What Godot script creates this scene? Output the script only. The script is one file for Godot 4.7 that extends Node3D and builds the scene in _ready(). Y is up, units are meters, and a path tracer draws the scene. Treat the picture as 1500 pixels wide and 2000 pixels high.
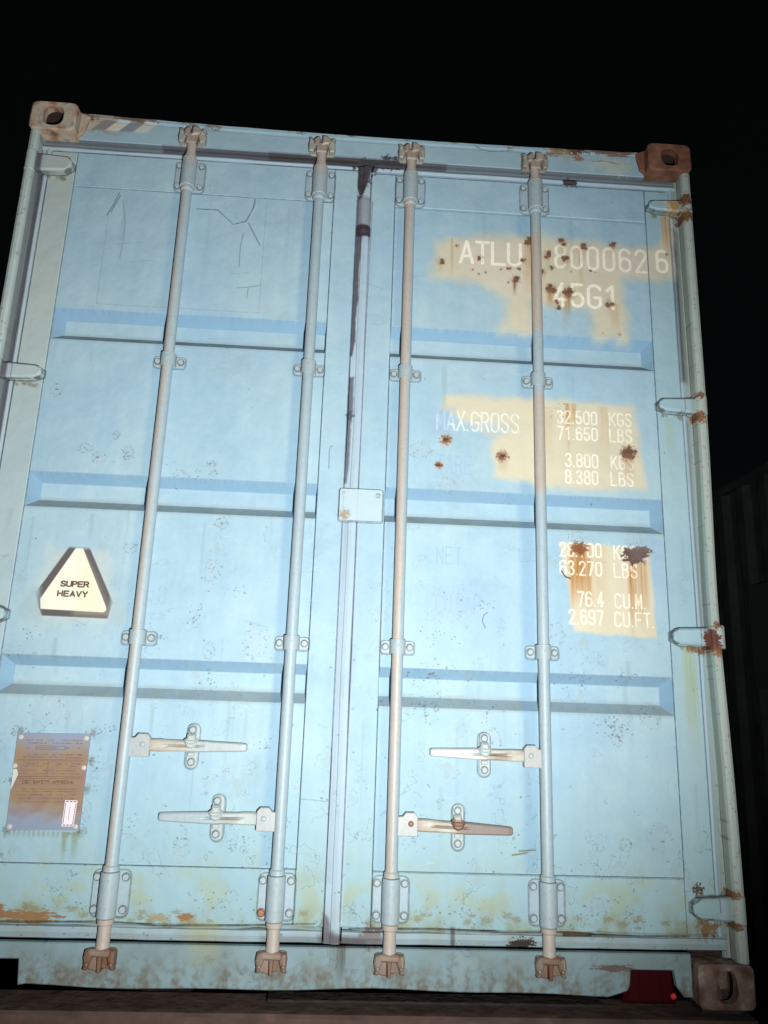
extends Node3D
# A blue shipping container on a trailer at night, its doors lit by the flash beside the lens.

const W := 2.438          # container width
const H := 2.896          # container height
const TW := 1720          # front paint map
const TH := 2043
const PPM := 705.5        # its pixels per metre
const ZF := -0.050        # face of the door frames
const ZP := -0.053        # face of the door sheets
const BASE := 1.15        # trailer deck above the ground

var buf := PackedByteArray()      # front paint map, RGB
var hw: StandardMaterial3D        # painted door hardware
var pocket: StandardMaterial3D    # inside of the castings, rust darkened to paint in cavity shade
var front: StandardMaterial3D
var bolt_mesh: ArrayMesh
var rust_bolt_mesh: ArrayMesh
var rng := RandomNumberGenerator.new()

const BLUE := Color(0.335, 0.445, 0.525)
const GREY := Color(0.36, 0.43, 0.47)
const PEACH := Color(0.475, 0.395, 0.345)
const CREAM := Color(0.46, 0.49, 0.44)
const RUST := Color(0.15, 0.068, 0.04)
const BARE := Color(0.36, 0.36, 0.34)

# ------------------------------------------------------------------ meshes
class MB:
	var v := PackedVector3Array()
	var n := PackedVector3Array()
	var uv := PackedVector2Array()
	var c := PackedColorArray()
	var col := Color.WHITE
	var off := Vector3.ZERO           # where the mesh stands, for the planar paint map
	var tint = null
	var warp = null

	func put(p: Vector3, nn: Vector3) -> void:
		if warp != null:
			p = warp.call(p)
		v.append(p)
		n.append(nn)
		var q := p + off
		uv.append(Vector2((q.x + 1.219) / 2.438, (2.896 - q.y) / 2.896))
		c.append(tint.call(p, nn) if tint != null else col)

	func tri(a: Vector3, b: Vector3, d: Vector3) -> void:      # counter-clockwise as seen from outside
		var nn := (b - a).cross(d - a).normalized()
		put(a, nn); put(d, nn); put(b, nn)

	func tri_n(a: Vector3, b: Vector3, d: Vector3, na: Vector3, nb: Vector3, nd: Vector3) -> void:
		put(a, na); put(d, nd); put(b, nb)

	func quad(a: Vector3, b: Vector3, d: Vector3, e: Vector3) -> void:
		tri(a, b, d); tri(a, d, e)

	func quad_n(a: Vector3, b: Vector3, d: Vector3, e: Vector3, na: Vector3, nb: Vector3, nd: Vector3, ne: Vector3) -> void:
		tri_n(a, b, d, na, nb, nd); tri_n(a, d, e, na, nd, ne)

	static func inset(poly: PackedVector2Array, d: float) -> PackedVector2Array:
		var out := PackedVector2Array()
		var m := poly.size()
		for i in m:
			var p := poly[i]
			var e0 := (p - poly[(i + m - 1) % m]).normalized()
			var e1 := (poly[(i + 1) % m] - p).normalized()
			var n0 := Vector2(-e0.y, e0.x)
			var n1 := Vector2(-e1.y, e1.x)
			var k := n0 + n1
			var den: float = maxf(0.35, 1.0 + n0.dot(n1))
			out.append(p + k * (d / den))
		return out

	func prism(poly: PackedVector2Array, z0: float, z1: float, bev := 0.002) -> void:   # front at z1
		var inn := inset(poly, bev) if bev > 0.0 else poly
		var m := poly.size()
		var idx := Geometry2D.triangulate_polygon(inn)
		for k in range(0, idx.size(), 3):
			var a := inn[idx[k]]
			var b := inn[idx[k + 1]]
			var d := inn[idx[k + 2]]
			if (b - a).cross(d - a) < 0.0:
				var t := b
				b = d
				d = t
			tri(Vector3(a.x, a.y, z1), Vector3(b.x, b.y, z1), Vector3(d.x, d.y, z1))
			tri(Vector3(a.x, a.y, z0), Vector3(d.x, d.y, z0), Vector3(b.x, b.y, z0))
		for i in m:
			var j := (i + 1) % m
			if bev > 0.0:
				quad(Vector3(inn[i].x, inn[i].y, z1), Vector3(poly[i].x, poly[i].y, z1 - bev), Vector3(poly[j].x, poly[j].y, z1 - bev), Vector3(inn[j].x, inn[j].y, z1))
				quad(Vector3(inn[j].x, inn[j].y, z0), Vector3(poly[j].x, poly[j].y, z0), Vector3(poly[i].x, poly[i].y, z0), Vector3(inn[i].x, inn[i].y, z0))
			quad(Vector3(poly[i].x, poly[i].y, z1 - bev), Vector3(poly[i].x, poly[i].y, z0), Vector3(poly[j].x, poly[j].y, z0), Vector3(poly[j].x, poly[j].y, z1 - bev))

	func box(lo: Vector3, hi: Vector3, b := 0.002) -> void:
		prism(PackedVector2Array([Vector2(lo.x, lo.y), Vector2(hi.x, lo.y), Vector2(hi.x, hi.y), Vector2(lo.x, hi.y)]), lo.z, hi.z, b)

	# a lathed shape round an axis: profile of (distance along, radius)
	func lathe(at: Vector3, axis: Vector3, prof: PackedVector2Array, sides: int, smooth := true, turn := 0.0) -> void:
		var u := axis.cross(Vector3(0, 0, 1) if absf(axis.z) < 0.9 else Vector3(1, 0, 0)).normalized()
		var w := axis.cross(u).normalized()
		for k in prof.size() - 1:
			var p := prof[k]
			var q := prof[k + 1]
			var t := (q - p).normalized()
			for s in sides:
				var a0 := TAU * s / sides + turn
				var a1 := TAU * (s + 1) / sides + turn
				var r0 := u * cos(a0) + w * sin(a0)
				var r1 := u * cos(a1) + w * sin(a1)
				var m0 := (r0 * t.x - axis * t.y).normalized()
				var m1 := (r1 * t.x - axis * t.y).normalized()
				var pa := at + axis * p.x + r0 * p.y
				var pb := at + axis * p.x + r1 * p.y
				var pc := at + axis * q.x + r1 * q.y
				var pd := at + axis * q.x + r0 * q.y
				if smooth:
					quad_n(pa, pb, pc, pd, m0, m1, m1, m0)
				else:
					quad(pa, pb, pc, pd)

	# a strip of (y, z) or (x, z) profile pulled along x or y, flat faced
	func pull_x(prof: PackedVector2Array, x0: float, x1: float, wave := 0.0, seg := 1, seed_ := 0.0) -> void:
		for s in seg:
			var a := lerpf(x0, x1, float(s) / seg)
			var b := lerpf(x0, x1, float(s + 1) / seg)
			var wa := wave * (sin(a * 9.0 + seed_) + 0.6 * sin(a * 23.0 + seed_ * 2.0) + 0.4 * sin(a * 51.0))
			var wb := wave * (sin(b * 9.0 + seed_) + 0.6 * sin(b * 23.0 + seed_ * 2.0) + 0.4 * sin(b * 51.0))
			for k in prof.size() - 1:
				var p := prof[k]
				var q := prof[k + 1]
				quad(Vector3(a, p.x + wa, p.y), Vector3(b, p.x + wb, p.y), Vector3(b, q.x + wb, q.y), Vector3(a, q.x + wa, q.y))

	func pull_y(prof: PackedVector2Array, y0: float, y1: float, wave := 0.0, seg := 1, seed_ := 0.0) -> void:
		for s in seg:
			var a := lerpf(y0, y1, float(s) / seg)
			var b := lerpf(y0, y1, float(s + 1) / seg)
			var wa := wave * (sin(a * 4.0 + seed_) + 0.5 * sin(a * 11.0 + seed_ * 2.0))
			var wb := wave * (sin(b * 4.0 + seed_) + 0.5 * sin(b * 11.0 + seed_ * 2.0))
			for k in prof.size() - 1:
				var p := prof[k]
				var q := prof[k + 1]
				quad(Vector3(p.x + wa, a, p.y), Vector3(q.x + wa, a, q.y), Vector3(q.x + wb, b, q.y), Vector3(p.x + wb, b, p.y))

	func mesh() -> ArrayMesh:
		var a := []
		a.resize(Mesh.ARRAY_MAX)
		a[Mesh.ARRAY_VERTEX] = v
		a[Mesh.ARRAY_NORMAL] = n
		a[Mesh.ARRAY_TEX_UV] = uv
		a[Mesh.ARRAY_COLOR] = c
		var m := ArrayMesh.new()
		m.add_surface_from_arrays(Mesh.PRIMITIVE_TRIANGLES, a)
		return m


func free_name(called: String, parent: Node) -> String:
	var k := 0
	var s := called
	while parent.has_node(NodePath(s)):
		k += 1
		s = "%s_%03d" % [called, k]
	return s


func place(called: String, m: Mesh, mat: Material, parent: Node, at := Vector3.ZERO) -> MeshInstance3D:
	var o := MeshInstance3D.new()
	o.name = free_name(called, parent)
	o.mesh = m
	o.material_override = null
	for s in m.get_surface_count():
		m.surface_set_material(s, mat)
	parent.add_child(o, true)
	o.position = at
	return o


func thing(called: String, label: String, category: String, at: Vector3) -> Node3D:
	var o := Node3D.new()
	o.name = free_name(called, self)
	add_child(o, true)
	o.position = at
	o.set_meta("label", label)
	o.set_meta("category", category)
	return o


func rounded(cx: float, cy: float, w: float, h: float, r: float, seg := 4) -> PackedVector2Array:
	var out := PackedVector2Array()
	for q in 4:
		var ox := cx + (w / 2 - r) * (1 if q == 0 or q == 3 else -1)
		var oy := cy + (h / 2 - r) * (1 if q < 2 else -1)
		for s in seg + 1:
			var a := PI / 2 * (q + float(s) / seg)
			out.append(Vector2(ox + r * cos(a), oy + r * sin(a)))
	return out


# ------------------------------------------------------------------ painting
func lin(c: Color) -> Color:
	return c.srgb_to_linear()


func dot_px(x: int, y: int, r: float, g: float, b: float, a: float) -> void:
	if x < 0 or y < 0 or x >= TW or y >= TH or a <= 0.0:
		return
	var i := (y * TW + x) * 3
	buf[i] = int(buf[i] + (r - buf[i]) * a)
	buf[i + 1] = int(buf[i + 1] + (g - buf[i + 1]) * a)
	buf[i + 2] = int(buf[i + 2] + (b - buf[i + 2]) * a)


func px(x: float) -> float:
	return (x + 1.219) * PPM


func py(y: float) -> float:
	return (2.896 - y) * PPM


func rect(x0: float, x1: float, y0: float, y1: float, c: Array, a := 1.0, soft := 0.0) -> void:
	var s := maxf(soft * PPM, 0.5)
	for j in range(int(py(y1) - s), int(py(y0) + s) + 1):
		for i in range(int(px(x0) - s), int(px(x1) + s) + 1):
			var d := minf(minf(i - px(x0), px(x1) - i), minf(j - py(y1), py(y0) - j))
			dot_px(i, j, c[0], c[1], c[2], a * clampf(0.5 + d / (2.0 * s), 0.0, 1.0))


func soft_poly(poly: PackedVector2Array, c: Array, a: float, soft: float, jag: FastNoiseLite = null) -> void:
	var lo := poly[0]
	var hi := poly[0]
	for p in poly:
		lo = lo.min(p)
		hi = hi.max(p)
	var m := poly.size()
	for j in range(int(py(hi.y + soft)), int(py(lo.y - soft)) + 1):
		var y := 2.896 - j / PPM
		for i in range(int(px(lo.x - soft)), int(px(hi.x + soft)) + 1):
			var q := Vector2(i / PPM - 1.219, y)
			var best := 1e9
			var inside := false
			for k in m:
				var p0 := poly[k]
				var p1 := poly[(k + 1) % m]
				var e := p1 - p0
				var t := clampf((q - p0).dot(e) / e.length_squared(), 0.0, 1.0)
				best = minf(best, (q - p0 - e * t).length_squared())
				if (p0.y > q.y) != (p1.y > q.y) and q.x < (p1.x - p0.x) * (q.y - p0.y) / (p1.y - p0.y) + p0.x:
					inside = not inside
			var d := sqrt(best) * (1.0 if inside else -1.0)
			if jag:
				d += 0.6 * soft * jag.get_noise_2d(i, j)
			dot_px(i, j, c[0], c[1], c[2], a * smoothstep(-soft, soft, d))


func blob(x: float, y: float, r: float, c: Array, a: float, soft := 0.25, rough := 0.45, sx := 1.0) -> void:
	var ph := rng.randf() * 50.0
	var n := FastNoiseLite.new()
	n.seed = rng.randi() % 10000
	n.frequency = 1.1
	var R := r * 1.7
	for j in range(int(py(y + R)), int(py(y - R)) + 1):
		for i in range(int(px(x - R * sx)), int(px(x + R * sx)) + 1):
			var dx := (i - px(x)) / PPM / r / sx
			var dy := (j - py(y)) / PPM / r
			var d := sqrt(dx * dx + dy * dy)
			if d > 1.7:
				continue
			var e := 1.0 + rough * 1.5 * n.get_noise_2d(dx * 1.3 + ph, dy * 1.3) + rough * 0.8 * n.get_noise_2d(dx * 4.0 + ph, dy * 4.0)
			dot_px(i, j, c[0], c[1], c[2], a * smoothstep(0.0, soft, e - d))


func ring(x: float, y: float, r: float, a: float) -> void:      # the lifted edge round a flaking spot
	var n := FastNoiseLite.new()
	n.seed = rng.randi() % 10000
	n.frequency = 0.9
	var st := rng.randf_range(0.6, 1.6)
	for j in range(int(py(y + r * 1.5)), int(py(y - r * 1.5)) + 1):
		for i in range(int(px(x - r * 1.5)), int(px(x + r * 1.5)) + 1):
			var dx := (i - px(x)) / PPM / r
			var dy := (j - py(y)) / PPM / r
			var d := sqrt(dx * dx * st + dy * dy / st) - 0.95 - 0.42 * n.get_noise_2d(dx * 2.0, dy * 2.0) - 0.12 * n.get_noise_2d(dx * 9.0, dy * 9.0)
			var w := 0.0016 / r
			var g := smoothstep(-0.25, 0.35, n.get_noise_2d(dx * 3.0 + 9.0, dy * 3.0))
			dot_px(i, j, 92, 108, 120, 0.75 * a * g * (1.0 - smoothstep(w * 0.4, w * 1.4, absf(d))))
			if d < 0.0:
				dot_px(i, j, 160, 172, 184, 0.22 * a)


func specks(x: float, y: float, r: float, count: int, c: Array) -> void:
	for k in count:
		var a := rng.randf() * TAU
		var d := r * rng.randf()
		var sx := x + d * cos(a)
		var sy := y + d * sin(a) * 0.6
		var s := rng.randf_range(0.0006, 0.0020)
		var al := rng.randf_range(0.15, 0.6)
		for j in range(int(py(sy + s)), int(py(sy - s)) + 1):
			for i in range(int(px(sx - s * 1.4)), int(px(sx + s * 1.4)) + 1):
				if rng.randf() < 0.8:
					dot_px(i, j, c[0], c[1], c[2], al)


func streak(x: float, w: float, y1: float, y0: float, c: Array, a: float) -> void:     # runs down and fades
	var n := FastNoiseLite.new()
	n.seed = int(x * 3000.0)
	n.frequency = 0.12
	for j in range(int(py(y1)), int(py(y0)) + 1):
		var t := (j - py(y1)) / maxf(1.0, py(y0) - py(y1))
		for i in range(int(px(x - w)), int(px(x + w)) + 1):
			var d := absf(i - px(x)) / (w * PPM)
			var k := 0.65 + 0.7 * n.get_noise_2d(i * 1.6, j * 0.04)
			dot_px(i, j, c[0], c[1], c[2], a * k * (1.0 - d * d) * (1.0 - smoothstep(0.25, 1.0, t)))


func strokes(lines: Array, width: float, c: Array, a: float, fade := 0.0) -> void:
	var lo := Vector2(1e9, 1e9)
	var hi := -lo
	for l in lines:
		for p in l:
			lo = lo.min(p)
			hi = hi.max(p)
	var h := width / 2
	var n := FastNoiseLite.new()
	n.seed = 77
	n.frequency = 0.05
	for j in range(int(py(hi.y + h)) - 1, int(py(lo.y - h)) + 2):
		for i in range(int(px(lo.x - h)) - 1, int(px(hi.x + h)) + 2):
			var q := Vector2(i / PPM - 1.219, 2.896 - j / PPM)
			var best := 1e9
			for l in lines:
				for k in l.size() - 1:
					var p0: Vector2 = l[k]
					var e: Vector2 = l[k + 1] - p0
					var t := clampf((q - p0).dot(e) / maxf(e.length_squared(), 1e-12), 0.0, 1.0)
					best = minf(best, (q - p0 - e * t).length_squared())
			var d := (h - sqrt(best)) * PPM
			if d > -1.0:
				var k := 1.0 - fade * smoothstep(-0.2, 0.4, n.get_noise_2d(i, j))
				dot_px(i, j, c[0], c[1], c[2], a * k * clampf(d + 0.5, 0.0, 1.0))


func arc(cx: float, cy: float, rx: float, ry: float, a0: float, a1: float) -> PackedVector2Array:
	var out := PackedVector2Array()
	for k in 9:
		var a := deg_to_rad(lerpf(a0, a1, k / 8.0))
		out.append(Vector2(cx + rx * cos(a), cy + ry * sin(a)))
	return out


func loop(x0: float, y0: float, x1: float, y1: float, ry: float) -> PackedVector2Array:
	var cx := (x0 + x1) / 2
	var rx := (x1 - x0) / 2
	var out := arc(cx, y1 - ry, rx, ry, 0, 180)
	out.append_array(arc(cx, y0 + ry, rx, ry, 180, 360))
	out.append(out[0])
	return out


func pts(a: Array) -> PackedVector2Array:
	var out := PackedVector2Array()
	for k in range(0, a.size(), 2):
		out.append(Vector2(a[k], a[k + 1]))
	return out


func join(a: PackedVector2Array, b: PackedVector2Array) -> PackedVector2Array:
	var o := PackedVector2Array(a)
	o.append_array(b)
	return o


func glyph(ch: String) -> Array:
	match ch:
		"0", "O": return [loop(0, 0, 1, 1, 0.2)]
		"1": return [pts([0.15, 0.8, 0.6, 1, 0.6, 0])]
		"2": return [join(arc(0.5, 0.78, 0.5, 0.22, 180, -20), pts([0, 0, 1, 0]))]
		"3": return [join(arc(0.5, 0.79, 0.45, 0.21, 165, -75), pts([0.5, 0.54])), join(pts([0.5, 0.54]), arc(0.5, 0.25, 0.5, 0.25, 75, -165))]
		"4": return [pts([0.7, 0, 0.7, 1, 0, 0.27, 1, 0.27])]
		"5": return [join(pts([0.9, 1, 0.1, 1, 0.06, 0.52]), arc(0.5, 0.3, 0.5, 0.3, 130, -165))]
		"6": return [loop(0, 0, 1, 0.58, 0.2), join(pts([0, 0.3]), arc(0.5, 0.78, 0.5, 0.22, 180, 15))]
		"7": return [pts([0, 1, 1, 1, 0.35, 0])]
		"8": return [loop(0.05, 0.53, 0.95, 1, 0.18), loop(0, 0, 1, 0.53, 0.2)]
		"9": return [loop(0, 0.42, 1, 1, 0.2), join(arc(0.5, 0.22, 0.5, 0.22, 195, 360), pts([1, 0.7]))]
		"A": return [pts([0, 0, 0.5, 1, 1, 0]), pts([0.17, 0.3, 0.83, 0.3])]
		"B": return [pts([0, 0, 0, 1]), join(join(pts([0, 1]), arc(0.45, 0.77, 0.45, 0.23, 90, -90)), pts([0, 0.54])), join(join(pts([0, 0.54]), arc(0.5, 0.27, 0.5, 0.27, 90, -90)), pts([0, 0]))]
		"C": return [join(arc(0.5, 0.8, 0.5, 0.2, 10, 180), arc(0.5, 0.2, 0.5, 0.2, 180, 350))]
		"E": return [pts([1, 1, 0, 1, 0, 0, 1, 0]), pts([0, 0.52, 0.85, 0.52])]
		"F": return [pts([1, 1, 0, 1, 0, 0]), pts([0, 0.5, 0.8, 0.5])]
		"G": return [join(join(arc(0.5, 0.8, 0.5, 0.2, 10, 180), arc(0.5, 0.2, 0.5, 0.2, 180, 360)), pts([1, 0.45, 0.55, 0.45]))]
		"H": return [pts([0, 0, 0, 1]), pts([1, 0, 1, 1]), pts([0, 0.5, 1, 0.5])]
		"K": return [pts([0, 0, 0, 1]), pts([1, 1, 0, 0.4]), pts([0.3, 0.58, 1, 0])]
		"L": return [pts([0, 1, 0, 0, 1, 0])]
		"M": return [pts([0, 0, 0, 1, 0.5, 0.25, 1, 1, 1, 0])]
		"N": return [pts([0, 0, 0, 1, 1, 0, 1, 1])]
		"P": return [pts([0, 0, 0, 1]), join(join(pts([0, 1]), arc(0.55, 0.74, 0.45, 0.26, 90, -90)), pts([0, 0.48]))]
		"R": return [pts([0, 0, 0, 1]), join(join(pts([0, 1]), arc(0.5, 0.75, 0.5, 0.25, 90, -90)), pts([0, 0.5])), pts([0.5, 0.5, 1, 0])]
		"S": return [join(arc(0.5, 0.77, 0.5, 0.23, 10, 235), arc(0.5, 0.24, 0.5, 0.24, 55, -170))]
		"T": return [pts([0, 1, 1, 1]), pts([0.5, 1, 0.5, 0])]
		"U": return [join(pts([0, 1]), join(arc(0.5, 0.2, 0.5, 0.2, 180, 360), pts([1, 1])))]
		"V": return [pts([0, 1, 0.5, 0, 1, 1])]
		"X": return [pts([0, 0, 1, 1]), pts([0, 1, 1, 0])]
		"Y": return [pts([0, 1, 0.5, 0.45, 1, 1]), pts([0.5, 0.45, 0.5, 0])]
		".": return [pts([0.0, 0.02, 0.02, 0.02])]
	return []


func write(text: String, x: float, y: float, h: float, w: float, pitch: float, thick: float, c: Array, a: float, fade := 0.0) -> void:
	for k in text.length():
		var ch := text[k]
		if ch != " ":
			var lines := []
			for l in glyph(ch):
				var o := []
				for p in l:
					o.append(Vector2(x + p.x * w, y + p.y * h))
				lines.append(o)
			strokes(lines, thick, c, a, fade)
		x += pitch * 0.42 if ch == "." else pitch


func noise_bytes(w: int, h: int, freq: float, seed_: int, oct := 3) -> PackedByteArray:
	var n := FastNoiseLite.new()
	n.seed = seed_
	n.frequency = freq
	n.fractal_octaves = oct
	var im := n.get_image(w, h, false, false, true)
	im.convert(Image.FORMAT_L8)
	return im.get_data()


func paint_front() -> void:
	# 1. the faded paint, at half size
	var hw_ := 860
	var hh := 1022
	var n1 := noise_bytes(hw_, hh, 0.004, 1)
	var n2 := noise_bytes(hw_, hh, 0.022, 2, 4)
	var n4 := noise_bytes(hw_, hh, 0.12, 4, 2)
	var si := FastNoiseLite.new()
	si.seed = 5
	si.frequency = 0.05
	var sim := si.get_image(hw_, 24, false, false, true)
	sim.convert(Image.FORMAT_L8)
	sim.resize(hw_, hh, Image.INTERPOLATE_CUBIC)
	var n3 := sim.get_data()
	var si5 := FastNoiseLite.new()
	si5.seed = 15
	si5.frequency = 0.16
	var sim5 := si5.get_image(hw_, 40, false, false, true)
	sim5.convert(Image.FORMAT_L8)
	sim5.resize(hw_, hh, Image.INTERPOLATE_CUBIC)
	var n5 := sim5.get_data()
	var b := PackedByteArray()
	b.resize(hw_ * hh * 3)
	var slopes := [2.104, 1.513, 0.925]
	for j in hh:
		var y := 2.896 - j * 2.0 / PPM
		var low := smoothstep(0.75, 0.1, y)
		for i in hw_:
			var k := j * hw_ + i
			var x := i * 2.0 / PPM - 1.219
			var a := n1[k] / 255.0
			var m := n2[k] / 255.0
			var s := n3[k] / 255.0 - 0.5
			var g := n4[k] / 255.0 - 0.5
			var r := lerpf(150.0, 163.0, a) + s * 6.0 + g * 4.0 + (m - 0.5) * 11.0
			var gg := lerpf(179.0, 187.0, a) + s * 5.0 + g * 4.0 + (m - 0.5) * 8.0
			var bb := lerpf(198.0, 197.0, a) + s * 3.0 + g * 4.0 + (m - 0.5) * 4.0
			if low > 0.0:
				var t := low * (0.25 + 0.6 * m)
				r += (142.0 - r) * t
				gg += (172.0 - gg) * t
				bb += (172.0 - bb) * t
				if y < 0.42 and m > 0.5:
					var u := minf(0.5, (m - 0.5) * 2.2) * smoothstep(0.42, 0.2, y)
					r += (160.0 - r) * u
					gg += (160.0 - gg) * u
					bb += (124.0 - bb) * u
			if x < -1.045 and y > 0.1:                      # stile that the newer coat missed
				var t := 0.6 * smoothstep(-1.045, -1.06, x) * (0.5 + 0.6 * smoothstep(0.8, 2.4, y))
				r += (180.0 - r) * t
				gg += (182.0 - gg) * t
				bb += (172.0 - bb) * t
			if x > 1.045:
				var t := 0.35 * smoothstep(1.045, 1.06, x)
				r += (150.0 - r) * t
				gg += (178.0 - gg) * t
				bb += (182.0 - bb) * t
			# deeper blue bands along the left of the rods
			var dp := 0.0
			if y > 0.34 and y < 2.585:
				dp = maxf(dp, 0.55 * (1.0 - smoothstep(0.010, 0.034, absf(x + 0.198))))
				dp = maxf(dp, 0.60 * (1.0 - smoothstep(0.010, 0.036, absf(x - 0.588))) * (0.6 + 0.4 * m))
				dp = maxf(dp, 0.32 * (1.0 - smoothstep(0.008, 0.03, absf(x + 0.675))))
				dp = maxf(dp, 0.35 * (1.0 - smoothstep(0.006, 0.022, absf(x - 0.134))))
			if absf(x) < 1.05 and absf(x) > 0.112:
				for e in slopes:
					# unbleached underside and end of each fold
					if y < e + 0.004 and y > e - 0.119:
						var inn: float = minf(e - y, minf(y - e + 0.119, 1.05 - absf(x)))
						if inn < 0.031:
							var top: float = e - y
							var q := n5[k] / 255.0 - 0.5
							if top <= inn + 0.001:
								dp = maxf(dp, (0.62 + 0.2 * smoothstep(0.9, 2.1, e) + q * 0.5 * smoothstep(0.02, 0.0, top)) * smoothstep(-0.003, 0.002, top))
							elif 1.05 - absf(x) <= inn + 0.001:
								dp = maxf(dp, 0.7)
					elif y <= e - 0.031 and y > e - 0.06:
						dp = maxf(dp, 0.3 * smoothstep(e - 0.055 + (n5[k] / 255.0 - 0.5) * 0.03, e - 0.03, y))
					# dust that lies on the lower ledge
					var z: float = e - 0.113
					if absf(y - z - 0.012) < 0.03:
						var u: float = 0.36 * (1.0 - smoothstep(0.012, 0.03, absf(y - z - 0.012))) * (0.5 + 0.8 * m)
						r += (122.0 - r) * u
						gg += (126.0 - gg) * u
						bb += (122.0 - bb) * u
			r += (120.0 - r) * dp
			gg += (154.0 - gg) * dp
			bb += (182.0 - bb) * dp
			if y > 2.775:
				r += (150.0 - r) * 0.5
				gg += (172.0 - gg) * 0.5
				bb += (184.0 - bb) * 0.5
			elif y < 0.139:
				var t := 0.55 + 0.4 * m
				r += (120.0 - r) * t
				gg += (138.0 - gg) * t
				bb += (144.0 - bb) * t
				var u := clampf(smoothstep(0.13, 0.02, y) * 0.95 * (s * 1.5 + m + g * 1.4 - 0.06), 0.0, 0.8)
				r += (106.0 - r) * u
				gg += (98.0 - gg) * u
				bb += (88.0 - bb) * u
			elif y < 0.30:
				var u := smoothstep(0.26, 0.18, y) * clampf(m * 1.2 - 0.25 + s * 0.8, 0.0, 0.7)
				r += (132.0 - r) * u
				gg += (136.0 - gg) * u
				bb += (118.0 - bb) * u
			k *= 3
			b[k] = clampi(int(r), 0, 255)
			b[k + 1] = clampi(int(gg), 0, 255)
			b[k + 2] = clampi(int(bb), 0, 255)
	var im := Image.create_from_data(hw_, hh, false, Image.FORMAT_RGB8, b)
	im.resize(TW, TH, Image.INTERPOLATE_CUBIC)
	buf = im.get_data()

	# 2. flaking over the lower half: thin broken outlines
	var fh := 1000
	var f1 := noise_bytes(TW, fh, 0.012, 21, 4)
	var f2 := noise_bytes(TW, fh, 0.004, 22, 2)
	for j in fh:
		var jj := j + TH - fh
		var y := 2.896 - jj / PPM
		var thr := 150.0 - 40.0 * smoothstep(0.9, 0.2, y)
		for i in TW:
			var k := j * TW + i
			if absi(f1[k] - 168) < 3 and f2[k] > thr:
				dot_px(i, jj, 84, 98, 106, 0.16 + 0.24 * smoothstep(0.8, 0.3, y))
			elif f1[k] > 196 and f2[k] > thr + 10.0:
				dot_px(i, jj, 150, 160, 158, 0.3)

	# 3. gaskets: black rubber, mostly painted over
	var rub := [72, 68, 76]
	var ru2 := [104, 104, 114]
	var lil := [160, 176, 190]
	rect(-1.185, 1.185, 2.727, 2.746, lil, 0.75)
	rect(-1.185, 1.185, 2.750, 2.778, [100, 105, 113], 0.85)
	rect(-0.75, 0.30, 2.754, 2.778, rub, 0.7, 0.005)
	rect(-0.36, 0.14, 2.747, 2.778, [58, 52, 56], 0.7, 0.006)
	rect(-1.19, -1.146, 0.18, 2.75, lil, 0.55)
	rect(-1.185, -1.162, 1.0, 2.70, rub, 0.75, 0.004)
	rect(1.142, 1.166, 0.18, 2.727, lil, 0.65)
	rect(1.146, 1.176, 1.95, 2.56, rub, 0.85, 0.01)
	rect(1.150, 1.166, 1.0, 1.8, ru2, 0.5, 0.006)
	rect(-0.024, 0.030, 0.15, 2.75, [166, 182, 196], 0.8)
	var tear := FastNoiseLite.new()
	tear.seed = 19
	tear.frequency = 0.03
	soft_poly(pts([-0.026, 2.62, -0.010, 2.62, -0.006, 2.50, -0.004, 2.43, -0.009, 2.3, -0.007, 2.2, -0.013, 2.12, -0.010, 2.04, -0.020, 1.98, -0.026, 1.98]), rub, 0.85, 0.004, tear)
	soft_poly(pts([-0.026, 1.90, -0.010, 1.90, -0.008, 1.80, -0.013, 1.70, -0.012, 1.60, -0.018, 1.52, -0.026, 1.52]), rub, 0.7, 0.005, tear)
	blob(-0.016, 1.76, 0.02, rub, 0.7, 0.6, 0.5, 0.8)
	rect(-0.022, -0.008, 0.3, 1.4, ru2, 0.14, 0.005)
	rect(-1.18, 1.17, 0.139, 0.180, [150, 166, 176], 0.7)
	rect(-0.04, 0.16, 0.139, 0.164, [104, 104, 112], 0.75, 0.006)
	rect(-0.2, -0.04, 0.139, 0.158, ru2, 0.45, 0.01)
	soft_poly(pts([-0.028, 2.775, 0.06, 2.775, 0.07, 2.755, 0.02, 2.745, 0.012, 2.70, 0.004, 2.66, -0.004, 2.63, -0.018, 2.62, -0.028, 2.66]), [56, 50, 52], 0.95, 0.004, tear)
	soft_poly(pts([-0.028, 0.139, 0.10, 0.139, 0.10, 0.156, 0.03, 0.158, -0.005, 0.175, -0.012, 0.21, -0.028, 0.22]), [92, 88, 94], 0.8, 0.008, tear)
	blob(0.0, 2.745, 0.034, rub, 0.95, 0.2, 0.5, 1.3)
	blob(0.085, 2.767, 0.03, rub, 0.95, 0.2, 0.5, 1.7)
	blob(0.0, 2.69, 0.028, rub, 0.9, 0.3, 0.5, 0.7)
	rect(-0.026, 0.026, 2.452, 2.487, [58, 46, 54], 0.95, 0.003)
	rect(-0.026, 0.026, 2.487, 2.60, [138, 144, 150], 0.85, 0.003)
	blob(0.768, 2.738, 0.022, [58, 46, 48], 0.95, 0.2, 0.5, 1.3)
	blob(0.553, 0.153, 0.016, [58, 48, 44], 0.95, 0.2, 0.4, 2.6)
	rect(0.345, 0.357, 0.139, 0.19, [84, 82, 84], 0.8, 0.003)
	blob(0.11, 0.165, 0.035, [112, 102, 102], 0.85, 0.5, 0.5)

	# 4. older cream paint with the markings, left when the doors were sprayed round them
	var jag := FastNoiseLite.new()
	jag.seed = 9
	jag.frequency = 0.015
	var cream := [205, 193, 168]
	var pinky := [203, 193, 180]
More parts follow.
